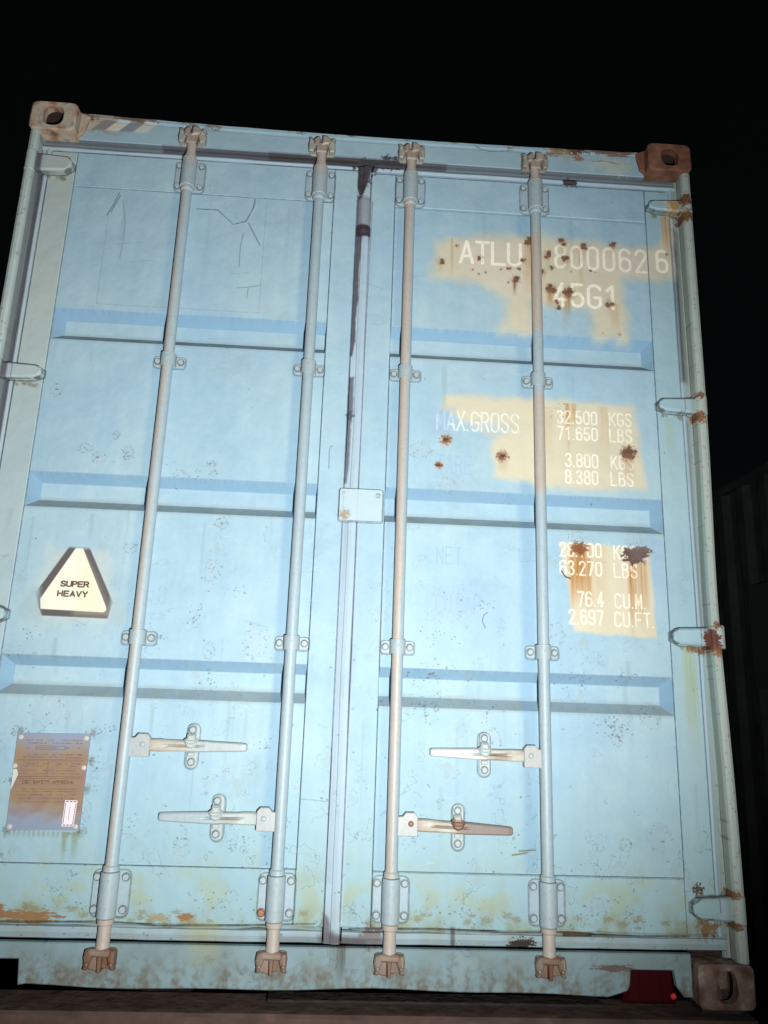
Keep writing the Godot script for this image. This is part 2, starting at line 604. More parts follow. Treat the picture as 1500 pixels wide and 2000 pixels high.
	soft_poly(pts([0.27, 2.452, 0.40, 2.482, 0.70, 2.500, 0.95, 2.482, 1.07, 2.480, 1.11, 2.52, 1.12, 2.66, 1.146, 2.66, 1.148, 2.352, 0.955, 2.342, 0.962, 2.10, 0.845, 2.10, 0.825, 2.212, 0.620, 2.218, 0.615, 2.105, 0.50, 2.105, 0.53, 2.22, 0.44, 2.29, 0.25, 2.30]), cream, 0.9, 0.03, jag)
	soft_poly(pts([0.36, 2.45, 0.60, 2.47, 0.60, 2.25, 0.45, 2.30, 0.36, 2.34]), pinky, 0.75, 0.02, jag)
	soft_poly(pts([0.80, 2.46, 1.08, 2.46, 1.08, 2.36, 0.80, 2.36]), pinky, 0.75, 0.02, jag)
	soft_poly(pts([0.31, 1.852, 0.62, 1.858, 0.97, 1.848, 0.985, 1.70, 1.000, 1.548, 0.80, 1.530, 0.625, 1.546, 0.48, 1.566, 0.47, 1.70, 0.30, 1.80]), cream, 0.92, 0.02, jag)
	soft_poly(pts([0.695, 1.350, 0.995, 1.344, 1.008, 1.048, 0.735, 1.058, 0.72, 1.20]), cream, 0.95, 0.009, jag)
	blob(0.45, 1.735, 0.05, [150, 176, 198], 0.5, 0.8, 0.3, 2.2)
	soft_poly(pts([0.285, 1.19, 0.45, 1.19, 0.45, 1.09, 0.285, 1.09]), [150, 172, 205], 0.5, 0.03, jag)
	# its rust runs
	for t in [[0.326, 0.006, 2.47, 2.27, 0.45], [0.61, 0.03, 2.47, 2.2, 0.4], [0.80, 0.012, 2.46, 2.2, 0.3], [0.92, 0.02, 2.24, 2.11, 0.35], [0.735, 0.012, 2.30, 2.10, 0.4], [0.735, 0.010, 1.845, 1.70, 0.65], [0.757, 0.012, 1.845, 1.74, 0.55], [0.735, 0.006, 1.845, 1.56, 0.4], [0.862, 0.02, 1.84, 1.6, 0.25], [0.66, 0.03, 1.83, 1.56, 0.18]]:
		streak(t[0], t[1], t[2], t[3], [172, 116, 58], t[4])
	for t in [[0.752, 0.034, 1.345, 1.12, 0.95], [0.775, 0.030, 1.345, 1.10, 0.7], [0.82, 0.04, 1.345, 1.06, 0.2], [0.735, 0.01, 1.3, 1.06, 0.5], [0.79, 0.01, 1.3, 1.06, 0.3], [0.945, 0.03, 1.30, 1.06, 0.55], [0.93, 0.01, 1.26, 1.02, 0.75], [0.975, 0.02, 1.3, 1.06, 0.45]]:
		streak(t[0], t[1], t[2], t[3], [160, 96, 40], t[4])
	streak(1.125, 0.02, 2.62, 2.42, [176, 122, 66], 0.8)
	# the writing
	var ink := [243, 234, 220]
	write("ATLU", 0.357, 2.374, 0.086, 0.044, 0.0585, 0.0115, ink, 0.9, 0.12)
	write("800062", 0.706, 2.377, 0.089, 0.037, 0.0600, 0.0105, ink, 0.85, 0.25)
	write("6", 1.084, 2.381, 0.087, 0.036, 0.06, 0.0115, ink, 0.85)
	write("45G1", 0.698, 2.222, 0.088, 0.043, 0.0628, 0.0118, ink, 0.9, 0.2)
	write("MAX.GROSS", 0.282, 1.728, 0.067, 0.0245, 0.0345, 0.0066, [226, 228, 220], 0.75, 0.45)
	soft_poly(pts([0.276, 1.80, 0.34, 1.80, 0.32, 1.72, 0.276, 1.72]), [140, 168, 200], 0.55, 0.02, jag)
	for t in [["32.500", 0.699, 1.773], ["71.650", 0.699, 1.714], ["3.800", 0.724, 1.617], ["8.380", 0.722, 1.558], ["28.700", 0.697, 1.306], ["63.270", 0.696, 1.245], ["76.4", 0.752, 1.144], ["2.697", 0.722, 1.085]]:
		write(t[0], t[1], t[2], 0.045, 0.0175, 0.0270, 0.0060, ink, 0.82, 0.32)
	for t in [["KGS", 0.882, 1.773], ["LBS", 0.881, 1.714], ["KGS", 0.882, 1.616], ["LBS", 0.879, 1.557], ["KGS", 0.878, 1.304], ["LBS", 0.876, 1.243], ["CU.M.", 0.875, 1.142], ["CU.FT.", 0.872, 1.082]]:
		write(t[0], t[1], t[2], 0.045, 0.0185, 0.0283, 0.0054, ink, 0.78, 0.36)
	write("TARE", 0.284, 1.572, 0.062, 0.022, 0.0315, 0.0065, [142, 166, 208], 0.38, 0.4)
	write("NET", 0.288, 1.264, 0.055, 0.02, 0.0295, 0.006, [136, 160, 206], 0.42, 0.3)
	write("CU.CAP.", 0.288, 1.104, 0.058, 0.02, 0.028, 0.006, [136, 160, 206], 0.32, 0.5)
	# rust through the paint
	for t in [[0.284, 2.369, 0.015], [0.613, 2.479, 0.020], [0.345, 2.439, 0.009], [0.430, 2.396, 0.012], [0.402, 2.344, 0.005], [0.424, 2.331, 0.006], [0.448, 2.339, 0.005], [0.505, 2.355, 0.006], [0.535, 2.359, 0.009], [0.570, 2.362, 0.009], [0.555, 2.317, 0.016], [0.530, 2.303, 0.006], [0.588, 2.396, 0.011], [0.733, 2.481, 0.017], [0.813, 2.467, 0.016], [0.921, 2.483, 0.014], [0.677, 2.423, 0.017], [0.745, 2.409, 0.016], [0.691, 2.372, 0.011], [0.662, 2.355, 0.013], [0.684, 2.288, 0.021], [0.747, 2.274, 0.024], [0.709, 2.234, 0.011], [0.712, 2.214, 0.010], [0.900, 2.243, 0.015], [0.763, 2.362, 0.004], [0.835, 2.371, 0.006], [0.932, 2.123, 0.007], [1.120, 2.456, 0.008]]:
		blob(t[0], t[1], t[2] * 1.5, [150, 122, 96], 0.35, 0.7, 0.4)
		for q in 1 + int(t[2] * 260.0):
			blob(t[0] + t[2] * rng.randf_range(-0.6, 0.6), t[1] + t[2] * rng.randf_range(-0.6, 0.6), t[2] * rng.randf_range(0.3, 0.75), [100 + rng.randi() % 14, 74, 60], 0.85, 0.5, 0.38, rng.randf_range(0.7, 1.4))
		if t[2] > 0.012:
			streak(t[0], t[2] * 0.7, t[1], t[1] - t[2] * 4.0, [168, 128, 84], 0.35)
	streak(0.555, 0.008, 2.31, 2.24, [110, 76, 56], 0.7)
	streak(0.75, 0.012, 2.27, 2.16, [140, 96, 60], 0.6)
	streak(0.684, 0.02, 2.28, 2.2, [160, 112, 66], 0.6)
	for t in [[0.313, 1.691, 0.023], [0.290, 1.599, 0.015], [0.506, 1.641, 0.024], [0.943, 1.676, 0.029]]:
		blob(t[0], t[1], t[2] * 1.25, [196, 170, 136], 0.5, 0.5, 0.4)
		blob(t[0], t[1], t[2] * 0.9, [150, 118, 98], 0.85, 0.3, 0.5)
		specks(t[0], t[1], t[2], int(4200.0 * t[2]), [84, 50, 36])
	blob(0.943, 1.676, 0.026, [98, 70, 60], 0.9, 0.3, 0.5)
	streak(0.506, 0.018, 1.63, 1.57, [166, 140, 108], 0.5)
	streak(0.94, 0.024, 1.67, 1.56, [150, 110, 80], 0.5)
	blob(0.762, 1.335, 0.026, [118, 72, 46], 0.9, 0.4, 0.4, 1.2)
	blob(0.945, 1.318, 0.034, [88, 60, 56], 0.95, 0.25, 0.4, 1.3)
	blob(0.975, 1.332, 0.018, [92, 64, 58], 0.95, 0.25, 0.4, 1.8)
	for t in [[0.752, 1.372, 0.022], [0.95, 1.372, 0.03]]:
		ring(t[0], t[1], t[2], 0.7)

	# 5. flaking spots, specks and cracks
	for t in [[-0.435, 1.207, 0.032], [-0.280, 0.991, 0.045], [-0.887, 0.760, 0.050], [-0.422, 0.957, 0.022], [-0.469, 1.046, 0.016], [-0.416, 1.365, 0.020], [0.980, 0.445, 0.040], [0.876, 0.424, 0.019], [0.972, 0.801, 0.036], [0.225, 1.647, 0.033], [-0.884, 1.598, 0.020], [-0.834, 1.569, 0.021], [-0.787, 1.648, 0.013], [-0.742, 1.591, 0.020], [-0.468, 1.566, 0.013], [-1.003, 1.800, 0.022], [0.676, 1.046, 0.033], [0.322, 1.531, 0.028], [-0.697, 1.271, 0.019], [0.863, 0.736, 0.023], [0.468, 0.716, 0.032]]:
		ring(t[0], t[1], t[2], 0.8)
		specks(t[0], t[1], t[2] * 1.5, 9, [86, 98, 106])
	var dk := [80, 92, 98]
	for t in [[-0.756, 1.569, 0.050], [-0.502, 1.538, 0.067], [-0.354, 1.153, 0.048], [-0.461, 1.083, 0.040], [-0.971, 0.992, 0.039], [-0.594, 0.983, 0.047], [0.747, 0.920, 0.083], [0.913, 0.925, 0.050], [0.452, 0.800, 0.065], [-0.613, 0.459, 0.037], [-0.265, 0.412, 0.090], [-0.444, 0.407, 0.074], [-0.148, 0.471, 0.046], [0.369, 1.149, 0.067], [0.435, 1.135, 0.050], [-0.223, 0.673, 0.062], [-0.425, 0.864, 0.063], [0.152, 0.654, 0.031], [0.221, 0.423, 0.061], [0.529, 0.430, 0.093], [0.757, 0.239, 0.139], [0.376, 0.218, 0.091], [-0.324, 0.231, 0.103], [-0.761, 0.236, 0.072], [0.894, 0.214, 0.062], [-0.135, 0.276, 0.030], [-0.029, 0.532, 0.046], [0.304, 1.032, 0.082], [-0.584, 1.516, 0.083], [0.702, 1.821, 0.072], [-0.62, 0.42, 0.05], [-0.90, 0.70, 0.05], [-0.72, 0.60, 0.03], [-0.70, 0.72, 0.03]]:
		specks(t[0], t[1], t[2], int(190.0 * t[2]) + 4, dk)
	for t in [[0.289, 0.904, 0.09], [0.259, 0.809, 0.09], [0.856, 0.766, 0.07]]:
		specks(t[0], t[1], t[2], 60, [92, 84, 66])
	for k in 230:
		var y := 0.14 + 0.9 * pow(rng.randf(), 1.6)
		specks(rng.randf_range(-1.14, 1.14), y, 0.012, 1 + rng.randi() % 2, dk)
	for k in 50:
		specks(rng.randf_range(-1.14, 1.14), rng.randf_range(1.0, 2.85), 0.006, 1, dk)
	for k in 46:
		var x := rng.randf_range(-1.12, 1.12)
		var y: float = [2.0, 1.41, 0.82, 2.60, 0.62, 1.0][rng.randi() % 6] - rng.randf_range(0.0, 0.06)
		streak(x, rng.randf_range(0.003, 0.012), y, y - rng.randf_range(0.08, 0.35), [128, 146, 152], rng.randf_range(0.15, 0.4))
	for k in 26:
		var x := rng.randf_range(-1.0, 1.0)
		var y := rng.randf_range(0.3, 2.4)
		var l := rng.randf_range(0.02, 0.12)
		strokes([pts([x, y, x + l * 0.5, y + rng.randf_range(-0.008, 0.008), x + l, y + rng.randf_range(-0.02, 0.02)])], rng.randf_range(0.0012, 0.0024), [112, 130, 142] if k % 3 else [188, 202, 208], 0.5, 0.6)
	for k in 18:
		blob(rng.randf_range(-1.0, 1.0), rng.randf_range(0.3, 2.5), rng.randf_range(0.03, 0.09), [138, 158, 170], 0.22, 0.9, 0.5, rng.randf_range(0.8, 1.8))
	var cr := [76, 92, 104]
	strokes([pts([-0.602, 2.524, -0.529, 2.525, -0.469, 2.470, -0.424, 2.486, -0.401, 2.545, -0.398, 2.581])], 0.005, cr, 0.65, 0.5)
	strokes([pts([-0.600, 2.521, -0.529, 2.521, -0.471, 2.464, -0.420, 2.480, -0.393, 2.545, -0.389, 2.575])], 0.003, [176, 190, 200], 0.6)
	strokes([pts([-0.415, 2.480, -0.368, 2.393])], 0.004, cr, 0.6)
	strokes([pts([-0.430, 2.437, -0.436, 2.38, -0.434, 2.302])], 0.0028, cr, 0.5)
	strokes([pts([-0.885, 2.571, -0.900, 2.52, -0.918, 2.476]), pts([-0.880, 2.56, -0.905, 2.49])], 0.0035, cr, 0.65)
	strokes([pts([-0.868, 2.538, -0.850, 2.45, -0.848, 2.376, -0.854, 2.304])], 0.0024, cr, 0.45)
	strokes([pts([-0.436, 2.217, -0.40, 2.222, -0.354, 2.232]), pts([-0.396, 2.22, -0.398, 2.18])], 0.0024, cr, 0.55)
	strokes([pts([-0.079, 1.568, -0.080, 1.631, -0.075, 1.648, -0.070, 1.646])], 0.0026, cr, 0.6)
	strokes([pts([0.529, 0.388, 0.575, 0.396]), pts([0.55, 0.40, 0.60, 0.404])], 0.004, [98, 98, 70], 0.8)
	strokes([pts([0.455, 1.11, 0.442, 1.10, 0.438, 1.08, 0.448, 1.06])], 0.003, cr, 0.7)
	strokes([pts([0.70, 1.255, 0.712, 1.237, 0.728, 1.232])], 0.005, [70, 66, 60], 0.85)
	var hair := [104, 126, 144]
	strokes([pts([-0.913, 2.495, -0.912, 2.125, -0.352, 2.125, -0.356, 2.567])], 0.0018, hair, 0.5, 0.4)
	# joints of the frames and sheets: dirt in the weld line
	var seam := [88, 104, 118]
	for t in [[-1.050, 0.335, -1.050, 2.72], [-0.112, 0.335, -0.112, 2.585], [0.113, 0.335, 0.113, 2.72], [1.051, 0.335, 1.051, 2.72]]:
		strokes([pts(t)], 0.0026, seam, 0.72, 0.45)
	for t in [[-1.05, 2.586, -0.11, 2.586], [0.115, 2.580, 1.05, 2.580], [-1.05, 0.335, -0.11, 0.335], [0.115, 0.333, 1.05, 0.333], [-0.11, 0.53, -0.03, 0.525]]:
		strokes([pts(t)], 0.0022, seam, 0.6, 0.5)
	strokes([pts([-1.14, 2.726, -0.026, 2.726]), pts([0.032, 2.718, 1.13, 2.720])], 0.004, [70, 80, 92], 0.75, 0.3)
	strokes([pts([-0.027, 2.6, -0.024, 0.2])], 0.004, [80, 92, 108], 0.7, 0.3)
	strokes([pts([0.030, 2.6, 0.024, 2.0, 0.022, 1.5, 0.022, 0.2])], 0.003, [88, 102, 118], 0.6, 0.4)
	strokes([pts([1.141, 0.25, 1.139, 2.6])], 0.003, [88, 100, 110], 0.7, 0.3)
	strokes([pts([-1.146, 0.25, -1.146, 2.6])], 0.003, [88, 100, 110], 0.7, 0.3)

	# 6. door bottoms: rust at the lip
	blob(-0.86, 0.196, 0.018, [142, 104, 72], 0.95, 0.3, 0.5, 4.6)
	blob(-0.98, 0.206, 0.022, [144, 106, 74], 0.95, 0.3, 0.5, 4.0)
	blob(-0.495, 0.200, 0.013, [148, 140, 110], 0.9, 0.3, 0.5, 2.4)
	blob(-0.42, 0.202, 0.012, [140, 102, 70], 0.95, 0.3, 0.5, 2.2)
	blob(-0.18, 0.205, 0.02, [150, 134, 90], 0.6, 0.6, 0.5)
	for k in 60:
		var x := rng.randf_range(-1.13, 1.12)
		blob(x, rng.randf_range(0.182, 0.225), rng.randf_range(0.004, 0.012), [128, 122, 92], 0.6, 0.5, 0.6, 1.8)
	strokes([pts([-1.14, 0.186, -0.9, 0.182, -0.64, 0.188, -0.5, 0.180, -0.3, 0.184, -0.05, 0.192])], 0.0045, [82, 78, 68], 0.8, 0.35)
	strokes([pts([0.05, 0.182, 0.3, 0.186, 0.5, 0.180, 0.68, 0.184, 0.9, 0.178, 1.05, 0.18])], 0.0045, [82, 78, 68], 0.8, 0.35)
	strokes([pts([0.68, 0.178, 0.76, 0.179])], 0.012, [84, 62, 42], 0.85, 0.2)
	streak(-0.79, 0.01, 0.42, 0.33, [120, 124, 92], 0.8)
	streak(-0.36, 0.06, 0.19, 0.04, [160, 152, 104], 0.6)
	streak(0.03, 0.014, 0.138, 0.03, [66, 62, 58], 0.95)
	streak(0.02, 0.03, 0.138, 0.02, [92, 88, 82], 0.5)
	for t in [[-0.65, 0.065], [-0.166, 0.06], [0.18, 0.06], [0.64, 0.06]]:
		streak(t[0], 0.04, t[1] + 0.03, 0.03, [98, 82, 70], 0.75)
	blob(0.82, 0.096, 0.010, [92, 70, 60], 0.8, 0.4, 0.6, 6.0)
	for k in 26:
		blob(rng.randf_range(-0.86, 0.86), rng.randf_range(0.03, 0.12), rng.randf_range(0.004, 0.014), [110, 118, 112], 0.5, 0.5, 0.6, 1.2)

	# contact shade painted as dark outlines round the fittings, grime spots under hinges
	var contact_shade := [84, 98, 108]
	for x in [-0.639, -0.1645, 0.1675, 0.630]:
		for f in [[1.918, 0.104, 0.038, 0.009], [0.988, 0.104, 0.038, 0.009], [2.650, 0.104, 0.122, 0.016], [0.262, 0.104, 0.122, 0.016]]:
			var o := rounded(x, f[0] - 0.001, f[1] + 0.004, f[2] + 0.004, f[3] + 0.002)
			o.append(o[0])
			strokes([o], 0.005, contact_shade, 0.6, 0.3)
	for f in [[-0.445, 0.672], [-0.3515, 0.472], [0.3645, 0.463], [0.443, 0.6735]]:
		var o := rounded(f[0], f[1] - 0.001, 0.039, 0.132, 0.019)
		o.append(o[0])
		strokes([o], 0.005, contact_shade, 0.65, 0.3)
	for f in [[1.049, 1.851, 0.030], [1.049, 1.055, 0.033], [1.056, 2.645, 0.027], [1.062, 0.257, 0.035], [-1.05, 1.851, 0.030], [-1.056, 2.658, 0.037], [-1.046, 1.045, 0.030]]:
		var q: float = signf(f[0])
		strokes([pts([q * 1.175, f[1] - f[2], f[0] + q * 0.025, f[1] - f[2] + 0.004, f[0] - q * 0.002, f[1] - 0.012, f[0] - q * 0.002, f[1] + 0.012, f[0] + q * 0.025, f[1] + f[2] - 0.004, q * 1.175, f[1] + f[2]])], 0.006, [80, 86, 84], 0.75, 0.35)  # dark line round the hinge leaf, contact shade put into the colour
		for k in 8:
			blob(f[0] + q * rng.randf_range(0.02, 0.1), f[1] - f[2] - rng.randf_range(0.0, 0.012), rng.randf_range(0.004, 0.011), [118, 112, 88], 0.6, 0.5, 0.6)

	# 7. header: rust by the corners, the rest of a striped warning band
	blob(-0.98, 2.853, 0.05, [162, 140, 122], 0.75, 0.5, 0.4, 2.0)
	for t in [[-1.035, [190, 180, 165]], [-0.985, [128, 124, 128]], [-0.935, [226, 220, 206]], [-0.885, [126, 122, 126]], [-0.835, [206, 198, 184]]]:
		var q: float = t[0]
		soft_poly(pts([q - 0.03, 2.825, q + 0.02, 2.825, q + 0.06, 2.868, q + 0.01, 2.868]), t[1], 0.7, 0.004)
	blob(-0.86, 2.880, 0.014, [118, 84, 68], 0.85, 0.4, 0.6, 7.0)
	blob(-1.03, 2.872, 0.016, [110, 72, 56], 0.85, 0.4, 0.6, 2.0)
	blob(0.72, 2.862, 0.02, [132, 96, 62], 0.75, 0.5, 0.7, 2.6)
	blob(0.79, 2.868, 0.014, [92, 60, 46], 0.9, 0.3, 0.7, 3.0)
	blob(0.80, 2.842, 0.014, [150, 92, 70], 0.8, 0.3, 0.7, 1.5)
	blob(0.93, 2.872, 0.014, [110, 80, 62], 0.8, 0.4, 0.7, 7.0)
	blob(0.93, 2.82, 0.045, [186, 190, 176], 0.7, 0.5, 0.5, 2.0)
	streak(0.755, 0.02, 2.87, 2.79, [168, 146, 104], 0.6)
	strokes([pts([0.855, 2.832, 0.90, 2.838, 0.96, 2.827])], 0.004, [104, 104, 96], 0.7, 0.3)
	strokes([pts([0.40, 2.862, 0.46, 2.845, 0.55, 2.856])], 0.003, [104, 104, 96], 0.7, 0.3)
	strokes([pts([-1.0, 2.862, -0.3, 2.848, 0.2, 2.846, 0.6, 2.85])], 0.0024, [104, 118, 128], 0.6, 0.4)
	for k in 40:
		blob(rng.randf_range(-1.05, 1.05), 2.879 - 0.008 * absf(rng.randfn()), rng.randf_range(0.003, 0.008), [112, 92, 78], 0.6, 0.5, 0.7, 2.5)

	# 8. hinges and posts
	rect(1.176, 1.221, 0.12, 2.79, [166, 172, 164], 0.85, 0.002)
	rect(-1.221, -1.182, 0.12, 2.79, [172, 184, 182], 0.85, 0.002)
	rect(1.160, 1.178, 0.15, 2.75, [140, 150, 138], 0.6, 0.006)
	blob(1.19, 2.665, 0.03, [104, 66, 44], 0.9, 0.4, 0.5)
	blob(1.15, 2.645, 0.03, [176, 132, 84], 0.85, 0.4, 0.4, 0.9)
	blob(1.19, 2.60, 0.028, [112, 72, 46], 0.9, 0.4, 0.5)
	blob(1.19, 1.80, 0.02, [128, 84, 52], 0.9, 0.6, 0.6)
	blob(1.17, 1.055, 0.026, [88, 52, 44], 0.97, 0.2, 0.4)
	blob(1.175, 1.03, 0.02, [92, 56, 46], 0.97, 0.2, 0.4, 1.4)
	for t in [[1.19, 1.886], [1.185, 1.815], [1.19, 1.092], [1.185, 1.016], [1.185, 0.30], [1.185, 0.215], [1.15, 1.012], [1.12, 1.018]]:
		blob(t[0], t[1], 0.014, [112, 74, 52], 0.85, 0.4, 0.6, 1.3)
	blob(1.19, 1.004, 0.018, [134, 90, 60], 0.8, 0.5, 0.5)
	for t in [[1.10, 0.02, 1.015, 0.65, 0.6], [1.12, 0.014, 1.015, 0.6, 0.5], [1.09, 0.02, 1.81, 1.6, 0.3]]:
		streak(t[0], t[1], t[2], t[3], [158, 160, 104], t[4])
	for k in 150:
		var x := rng.randf_range(1.168, 1.208)
		blob(x, rng.randf_range(0.1, 2.8), rng.randf_range(0.0015, 0.0045), [110, 102, 84], 0.5, 0.6, 0.7)
	for k in 60:
		blob(rng.randf_range(-1.215, -1.17), rng.randf_range(0.5, 2.8), rng.randf_range(0.002, 0.006), [110, 108, 92], 0.5, 0.5, 0.7)
	blob(1.11, 0.20, 0.03, [120, 92, 64], 0.85, 0.4, 0.6)
	blob(1.09, 0.306, 0.018, [84, 66, 54], 0.9, 0.4, 0.6)

	# 9. the warning sign: border, face, words, sprayed-over corners
	soft_poly(pts([-1.0, 1.03, -0.70, 1.03, -0.77, 1.26, -0.95, 1.26]), [190, 192, 184], 0.6, 0.03, jag)
	soft_poly(pts([-0.945, 1.046, -0.742, 1.044, -0.733, 1.095, -0.826, 1.266, -0.889, 1.266, -0.972, 1.118, -0.958, 1.07]), [88, 80, 82], 0.95, 0.002)
	soft_poly(pts([-0.952, 1.066, -0.757, 1.063, -0.750, 1.070, -0.752, 1.080, -0.846, 1.264, -0.868, 1.264, -0.957, 1.098]), [230, 223, 206], 1.0, 0.0015)
	soft_poly(pts([-0.84, 1.23, -0.80, 1.16, -0.752, 1.063, -0.84, 1.063]), [222, 212, 178], 0.7, 0.03)
	soft_poly(pts([-1.02, 1.025, -0.945, 1.025, -0.952, 1.06, -0.962, 1.13, -0.985, 1.13, -1.02, 1.08]), [158, 178, 186], 0.85, 0.014, jag)
	soft_poly(pts([-0.74, 1.03, -0.69, 1.03, -0.69, 1.11, -0.742, 1.11]), [158, 178, 186], 0.85, 0.012, jag)
	soft_poly(pts([-0.93, 1.30, -0.80, 1.30, -0.80, 1.264, -0.93, 1.264]), [158, 182, 198], 0.95, 0.008, jag)
	write("SUPER", -0.899, 1.140, 0.0155, 0.0135, 0.0178, 0.0042, [70, 52, 44], 0.95)
	write("HEAVY", -0.905, 1.109, 0.0155, 0.0135, 0.0192, 0.0042, [70, 52, 44], 0.95)

	# 10. plates on the joint and grime round the data plate
	rect(-0.038, 0.104, 1.390, 1.498, [176, 192, 200], 0.8)
	var po := rounded(0.033, 1.444, 0.146, 0.112, 0.008)
	po.append(po[0])
	strokes([po], 0.005, [92, 100, 104], 0.7, 0.3)
	blob(-0.02, 1.41, 0.02, [148, 122, 92], 0.7, 0.5, 0.6)
	blob(0.088, 1.478, 0.008, [96, 84, 60], 0.9, 0.4, 0.6)
	for t in [[-0.96, 0.70], [-0.745, 0.70], [-0.742, 0.62], [-0.742, 0.54], [-0.962, 0.56], [-0.75, 0.42], [-0.958, 0.42]]:
		blob(t[0], t[1], 0.017, [120, 128, 124], 0.7, 0.7, 0.35, 0.8)
		specks(t[0], t[1], 0.03, 22, dk)
	streak(-0.76, 0.012, 0.42, 0.33, [120, 126, 96], 0.7)
	for k in 14:
		streak(-0.95 + 0.014 * k, 0.006, 0.42, 0.40, [110, 118, 96], 0.6)


# ------------------------------------------------------------------ materials
func tile(size: int, freq: float, seed_: int, stops: Array, oct := 4) -> ImageTexture:
	var d := noise_bytes(size, size, freq, seed_, oct)
	var n := FastNoiseLite.new()
	n.seed = seed_
	n.frequency = freq
	n.fractal_octaves = oct
	var im0 := n.get_seamless_image(size, size, false, false, 0.15, true)
	im0.convert(Image.FORMAT_L8)
	d = im0.get_data()
	var g := Gradient.new()
	g.offsets = PackedFloat32Array(stops.map(func(s): return s[0]))
	g.colors = PackedColorArray(stops.map(func(s): return Color8(s[1], s[2], s[3])))
	var b := PackedByteArray()
	b.resize(size * size * 3)
	var lut := []
	for k in 256:
		lut.append(g.sample(k / 255.0))
	for k in size * size:
		var c: Color = lut[d[k]]
		b[k * 3] = c.r8
		b[k * 3 + 1] = c.g8
		b[k * 3 + 2] = c.b8
	return ImageTexture.create_from_image(Image.create_from_data(size, size, false, Image.FORMAT_RGB8, b))


func bumps(size: int, freq: float, seed_: int, strength: float, oct := 4) -> ImageTexture:
	var n := FastNoiseLite.new()
	n.seed = seed_
	n.frequency = freq
	n.fractal_octaves = oct
	var im := n.get_seamless_image(size, size, false, false, 0.15, true)
	im.convert(Image.FORMAT_RGBA8)
	im.bump_map_to_normal_map(strength)
	return ImageTexture.create_from_image(im)


func solid(c: Color, rough := 0.7, metal := 0.0) -> StandardMaterial3D:
	var m := StandardMaterial3D.new()
	m.albedo_color = c.linear_to_srgb()
	m.roughness = rough
	m.metallic = metal
	m.metallic_specular = 0.35
	return m


func textured(t: Texture2D, scale: float, rough := 0.75, nrm: Texture2D = null, ns := 0.6) -> StandardMaterial3D:
	var m := StandardMaterial3D.new()
	m.albedo_texture = t
	m.roughness = rough
	m.metallic_specular = 0.35
	m.uv1_triplanar = true
	m.uv1_scale = Vector3(scale, scale, scale)
	if nrm:
		m.normal_enabled = true
		m.normal_texture = nrm
		m.normal_scale = ns
	return m


# ------------------------------------------------------------------ hardware
func hexbolt(c: Color) -> ArrayMesh:
	var m := MB.new()
	m.col = c * 0.38  # washer darkened as painted contact shade round the bolt head
	m.lathe(Vector3.ZERO, Vector3.BACK, PackedVector2Array([Vector2(0, 0.0125), Vector2(0.002, 0.0125), Vector2(0.0025, 0.009)]), 14)
	m.col = c
	m.lathe(Vector3.ZERO, Vector3.BACK, PackedVector2Array([Vector2(0.002, 0.0098), Vector2(0.008, 0.0098), Vector2(0.0095, 0.0082), Vector2(0.0097, 0.0)]), 6, false, 0.3)
	m.col = c
	return m.mesh()


func bolt(parent: Node, x: float, y: float, z: float, rusty := false) -> void:
	place("bolt", rust_bolt_mesh if rusty else bolt_mesh, hw, parent, Vector3(x, y, z)).rotation.z = rng.randf() * TAU


func mid_guide(parent: Node, x: float, y: float) -> void:
	var m := MB.new()
	m.col = GREY
	m.prism(rounded(0, 0.0, 0.104, 0.038, 0.009), -0.003, 0.004, 0.0015)
	# the strap over the rod
	var prev := Vector2.ZERO
	for k in 13:
		var a := PI * k / 12.0
		var q := Vector2(0.0245 * cos(a), 0.022 + 0.0245 * sin(a))
		if k == 0:
			m.quad(Vector3(0.0245, -0.022, 0.003), Vector3(0.0245, 0.022, 0.003), Vector3(0.0245, 0.022, q.y), Vector3(0.0245, -0.022, q.y))
		else:
			var na := Vector3(prev.x, 0, prev.y - 0.022).normalized()
			var nb := Vector3(q.x, 0, q.y - 0.022).normalized()
			m.quad_n(Vector3(prev.x, -0.022, prev.y), Vector3(prev.x, 0.022, prev.y), Vector3(q.x, 0.022, q.y), Vector3(q.x, -0.022, q.y), na, na, nb, nb)
			for s in [-1, 1]:
				m.quad(Vector3(prev.x, 0.022 * s, prev.y), Vector3(prev.x * 0.8, 0.022 * s, (prev.y - 0.022) * 0.8 + 0.022), Vector3(q.x * 0.8, 0.022 * s, (q.y - 0.022) * 0.8 + 0.022), Vector3(q.x, 0.022 * s, q.y))
		prev = q
	m.quad(Vector3(-0.0245, 0.022, 0.003), Vector3(-0.0245, -0.022, 0.003), Vector3(-0.0245, -0.022, 0.022), Vector3(-0.0245, 0.022, 0.022))
	m.lathe(Vector3(0.0, 0.002, 0.0462), Vector3.BACK, PackedVector2Array([Vector2(0, 0.0048), Vector2(0.0025, 0.004), Vector2(0.003, 0)]), 10)
	place("rod_guide", m.mesh(), hw, parent, Vector3(x, y, ZP))
	for s in [-1, 1]:
		bolt(parent, x + s * 0.039, y, ZP + 0.004)


